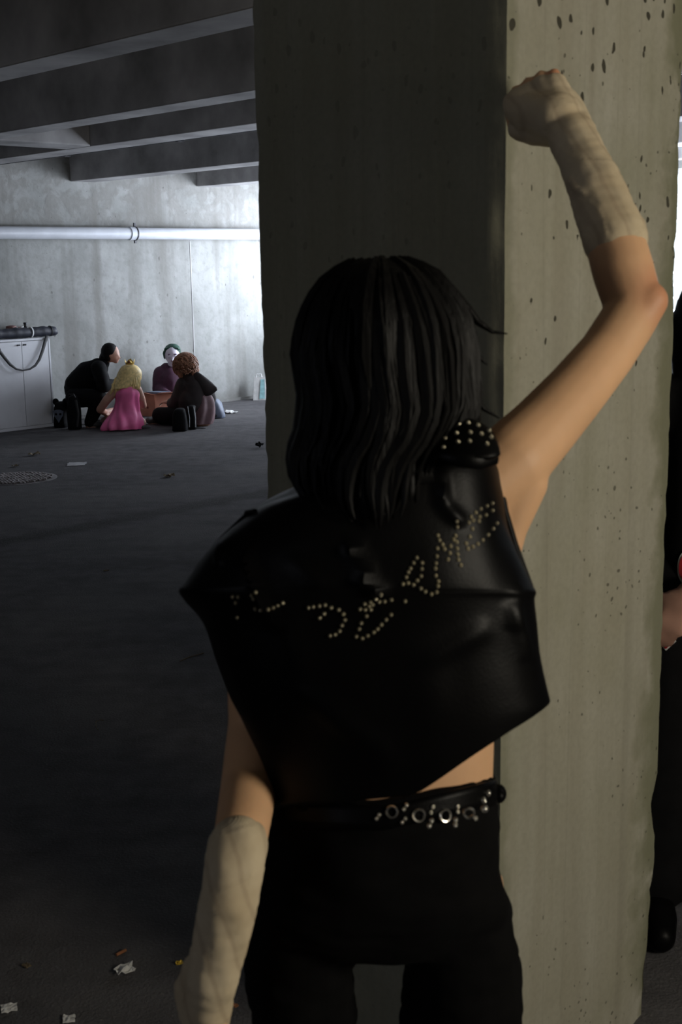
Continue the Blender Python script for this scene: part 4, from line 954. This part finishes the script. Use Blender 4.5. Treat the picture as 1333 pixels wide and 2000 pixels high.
# games and cards lying on the box
mb = MB(); mb.box(cc + Z3*(hb + .012), (e1, e2, Z3), (.10, .07, .010)); bk = obj('book', mb, M['grey_bag'], base=cc + Z3*hb, smooth=False); tag(bk, 'thin dark grey book lying on top of the cardboard box', 'book')
# paper carrier bag at the foot of the wall
g = G(504, 779); wn = V((1, 0, 0)); g = g - V((0, .12, 0))
hb_ = W(504, 736, g.y).z; x0, x1 = W(495.5, 779, g.y).x, W(520, 779, g.y).x
cp = empty('paper_carrier_bag', V(((x0+x1)/2, g.y, 0)), 'white paper carrier bag with cyan print standing at the foot of the back wall', 'bag')
mb = MB(); zt = hb_; dd = .06
R_ = []
for z_, k_ in ((0, 1), (.5, .96), (1, .9)):
    R_.append([V((x0 + (x1-x0)*sx + (.02*z_ if sx == 0 else -.0), g.y + sy*dd*(1-.5*z_), zt*z_)) for sx, sy in ((0, -1), (1, -1), (1, 1), (0, 1))])
mb.loft(R_, cap=False); mb.f.append((3, 2, 1, 0)); sh = obj('bag_body', mb, M['whitepaper'], cp, smooth=False); sh.modifiers.new('t', 'SOLIDIFY').thickness = .002
mb = MB(); xm = x0 + (x1-x0)*.50
mb.loft([[V((xm, g.y-dd-.003, .02)), V((x1-.01, g.y-dd-.003, .02)), V((x1-.01, g.y-dd*.55-.003, zt*.9)), V((xm+.02, g.y-dd*.55-.003, zt*.9))], [V((xm, g.y-dd-.006, .02)), V((x1-.01, g.y-dd-.006, .02)), V((x1-.01, g.y-dd*.55-.006, zt*.9)), V((xm+.02, g.y-dd*.55-.006, zt*.9))]]); o = obj('print', mb, M['cyan'], cp, smooth=False)
for s in (-1, 1):
    mb = MB(); mb.tube([V((x0+.04, g.y+s*dd*.5, zt-.01)), V((x0+.05, g.y+s*dd*.5, zt+.035)), V((x1-.05, g.y+s*dd*.5, zt+.035)), V((x1-.04, g.y+s*dd*.5, zt-.01))], .003, 6); obj('handle', mb, M['white'], cp)

# ------------------------------------------------------------------ floor: manhole cover and litter
mc = G(33, 935); ct_ = empty('manhole_cover', mc, 'round iron manhole cover with a knobbly pattern set in the asphalt', 'manhole cover')
m = MB(); m.loft([[mc + V((r*math.cos(a), r*math.sin(a), z)) for a in [2*math.pi*i/48 for i in range(48)]] for r, z in ((.31, .0), (.31, .002), (.30, .003))]); obj('rim', m, M['iron'], ct_, smooth=False)
m = MB()
for i in range(-9, 10):
    for j in range(-9, 10):
        x, y = (i + .5*(j % 2))*.029, j*.028
        if math.hypot(x, y) < .262:
            a = random.uniform(-1.5, 1.5); rk = random.uniform(.5, 1.15); ax = (V((math.cos(a), math.sin(a), 0)), V((-math.sin(a), math.cos(a), 0)), Z3); m.box(mc + V((x, y, .008)), ax, (.0125*rk, .0085, .004 + .006*random.random()))
kn_ = obj('lid_studs', m, M['cobble'], ct_, smooth=False); kn_['kind'] = 'stuff'
def scrap(x, y, w, l, ang, mat, name, label, cat, hgt=.006, curl=.01, group=None):
    c = G(x, y); mb = MB(); n, k = 5, 5; V0 = []
    a1, a2 = V((math.cos(ang), math.sin(ang), 0)), V((-math.sin(ang), math.cos(ang), 0))
    top = [[c + a1*w*(i/n-.5)*(1+.25*nz(V((x+j*.9, y, 0)), 1)) + a2*l*(j/k-.5)*(1+.25*nz(V((x+i*.9, y, 5)), 1)) + Z3*(hgt + curl*(.5+nz(V((x*7+i*.7, y*3+j*.7, 1)), 1))) for i in range(n+1)] for j in range(k+1)]
    b = len(mb.v); mb.v = [p for r in top for p in r] + [p - Z3*.002 for r in top for p in r]; t = (n+1)*(k+1)
    for j in range(k):
        for i in range(n):
            q = (j*(n+1)+i, j*(n+1)+i+1, (j+1)*(n+1)+i+1, (j+1)*(n+1)+i); mb.f.append(q); mb.f.append(tuple(t+v for v in reversed(q)))
    rimi = [i for i in range(n)] + [j*(n+1)+n for j in range(k)] + [k*(n+1)+n-i for i in range(n)] + [(k-j)*(n+1) for j in range(k)]
    for a, b_ in zip(rimi, rimi[1:]+rimi[:1]): mb.f.append((b_, a, t+a, t+b_))
    o = obj(name, mb, mat, base=V((c.x, c.y, 0)), smooth=False); return tag(o, label, cat, group)
scrap(244, 1898, .042, .034, .5, M['whitepaper'], 'paper_scrap', 'crumpled square white paper scrap on the floor just below the cigarette butt', 'litter', .003, .012)
scrap(18, 1971, .034, .030, .3, M['whitepaper'], 'paper_scrap', 'oval whitish scrap on the floor in the bottom left corner', 'litter', .003, .004)
scrap(135, 1992, .026, .028, .2, M['whitepaper'], 'paper_scrap', 'whitish scrap on the floor at the bottom edge, right of the oval one', 'litter', .003, .004)
scrap(150, 907, .15, .18, .1, M['litter'], 'paper_sheet', 'pale flat paper on the floor beyond the manhole cover', 'litter', .003, .004)
scrap(448, 806, .13, .22, .5, M['whitepaper'], 'paper_sheet', 'bright white paper lying beside the grey-blue bag', 'litter', .003, .02)
scrap(67, 890, .10, .06, .2, M['leaf'], 'dry_leaf', 'dry leaf on the floor between the cabinet and the manhole cover', 'leaf', .004, .03)
scrap(30, 912, .05, .05, .6, M['leaf'], 'dry_leaf', 'small dry leaf just behind the manhole cover', 'leaf', .004, .02)
scrap(330, 932, .08, .06, .4, M['leaf'], 'dry_leaf', 'curled leaf alone on the open floor right of the manhole cover', 'leaf', .004, .03)
scrap(208, 1116, .028, .02, .1, M['leaf'], 'dry_leaf', 'tiny pale leaf on the dark middle of the floor', 'leaf', .004, .006)
scrap(508, 875, .06, .07, .4, M['black_cloth'], 'rag', 'small black rag on the floor next to the pillar edge', 'litter', .01, .05)
scrap(351, 1885, .016, .012, .4, M['yellow'], 'foil_wrapper', 'tiny shiny yellow wrapper on the floor left of the bandaged wrist', 'litter', .004, .006)
scrap(446, 1936, .012, .010, .2, M['litter'], 'paper_scrap', 'tiny pale scrap on the floor right of the bandaged wrist', 'litter', .004, .004)
scrap(457, 1966, .022, .010, 2.4, M['rust'], 'paper_strip', 'thin brownish strip on the floor between wrist and trousers', 'litter', .004, .004)
scrap(52, 1889, .02, .014, 2.4, M['leaf'], 'dry_leaf', 'dim leaf in the lower left of the floor', 'leaf', .004, .004)
c = G(237, 1863); d = V((.7, .75, 0)).normalized(); m = MB(); m.tube([c + Z3*.004 - d*.014, c + Z3*.004 + d*.014], .0038, 12); cg = obj('cigarette_butt', m, M['rust'], base=c); tag(cg, 'orange-brown cigarette butt lying on the floor', 'litter')
m = MB(); pts = [G(x, y) + Z3*.004 for x, y in ((192, 1428), (187, 1420), (188, 1411), (195, 1408), (203, 1409))]; m.tube(pts, .0015, 6); tw = obj('twig', m, M['leaf']); tag(tw, 'thin curved twig on the dark floor left of the vest', 'twig')
m = MB(); pts = [G(x, y) + Z3*.004 for x, y in ((352, 1293), (370, 1285), (385, 1281), (398, 1277))]; m.tube(pts, .0022, 6); tw = obj('string', m, M['leaf']); tag(tw, 'straight pale string on the floor next to the vest edge', 'string')
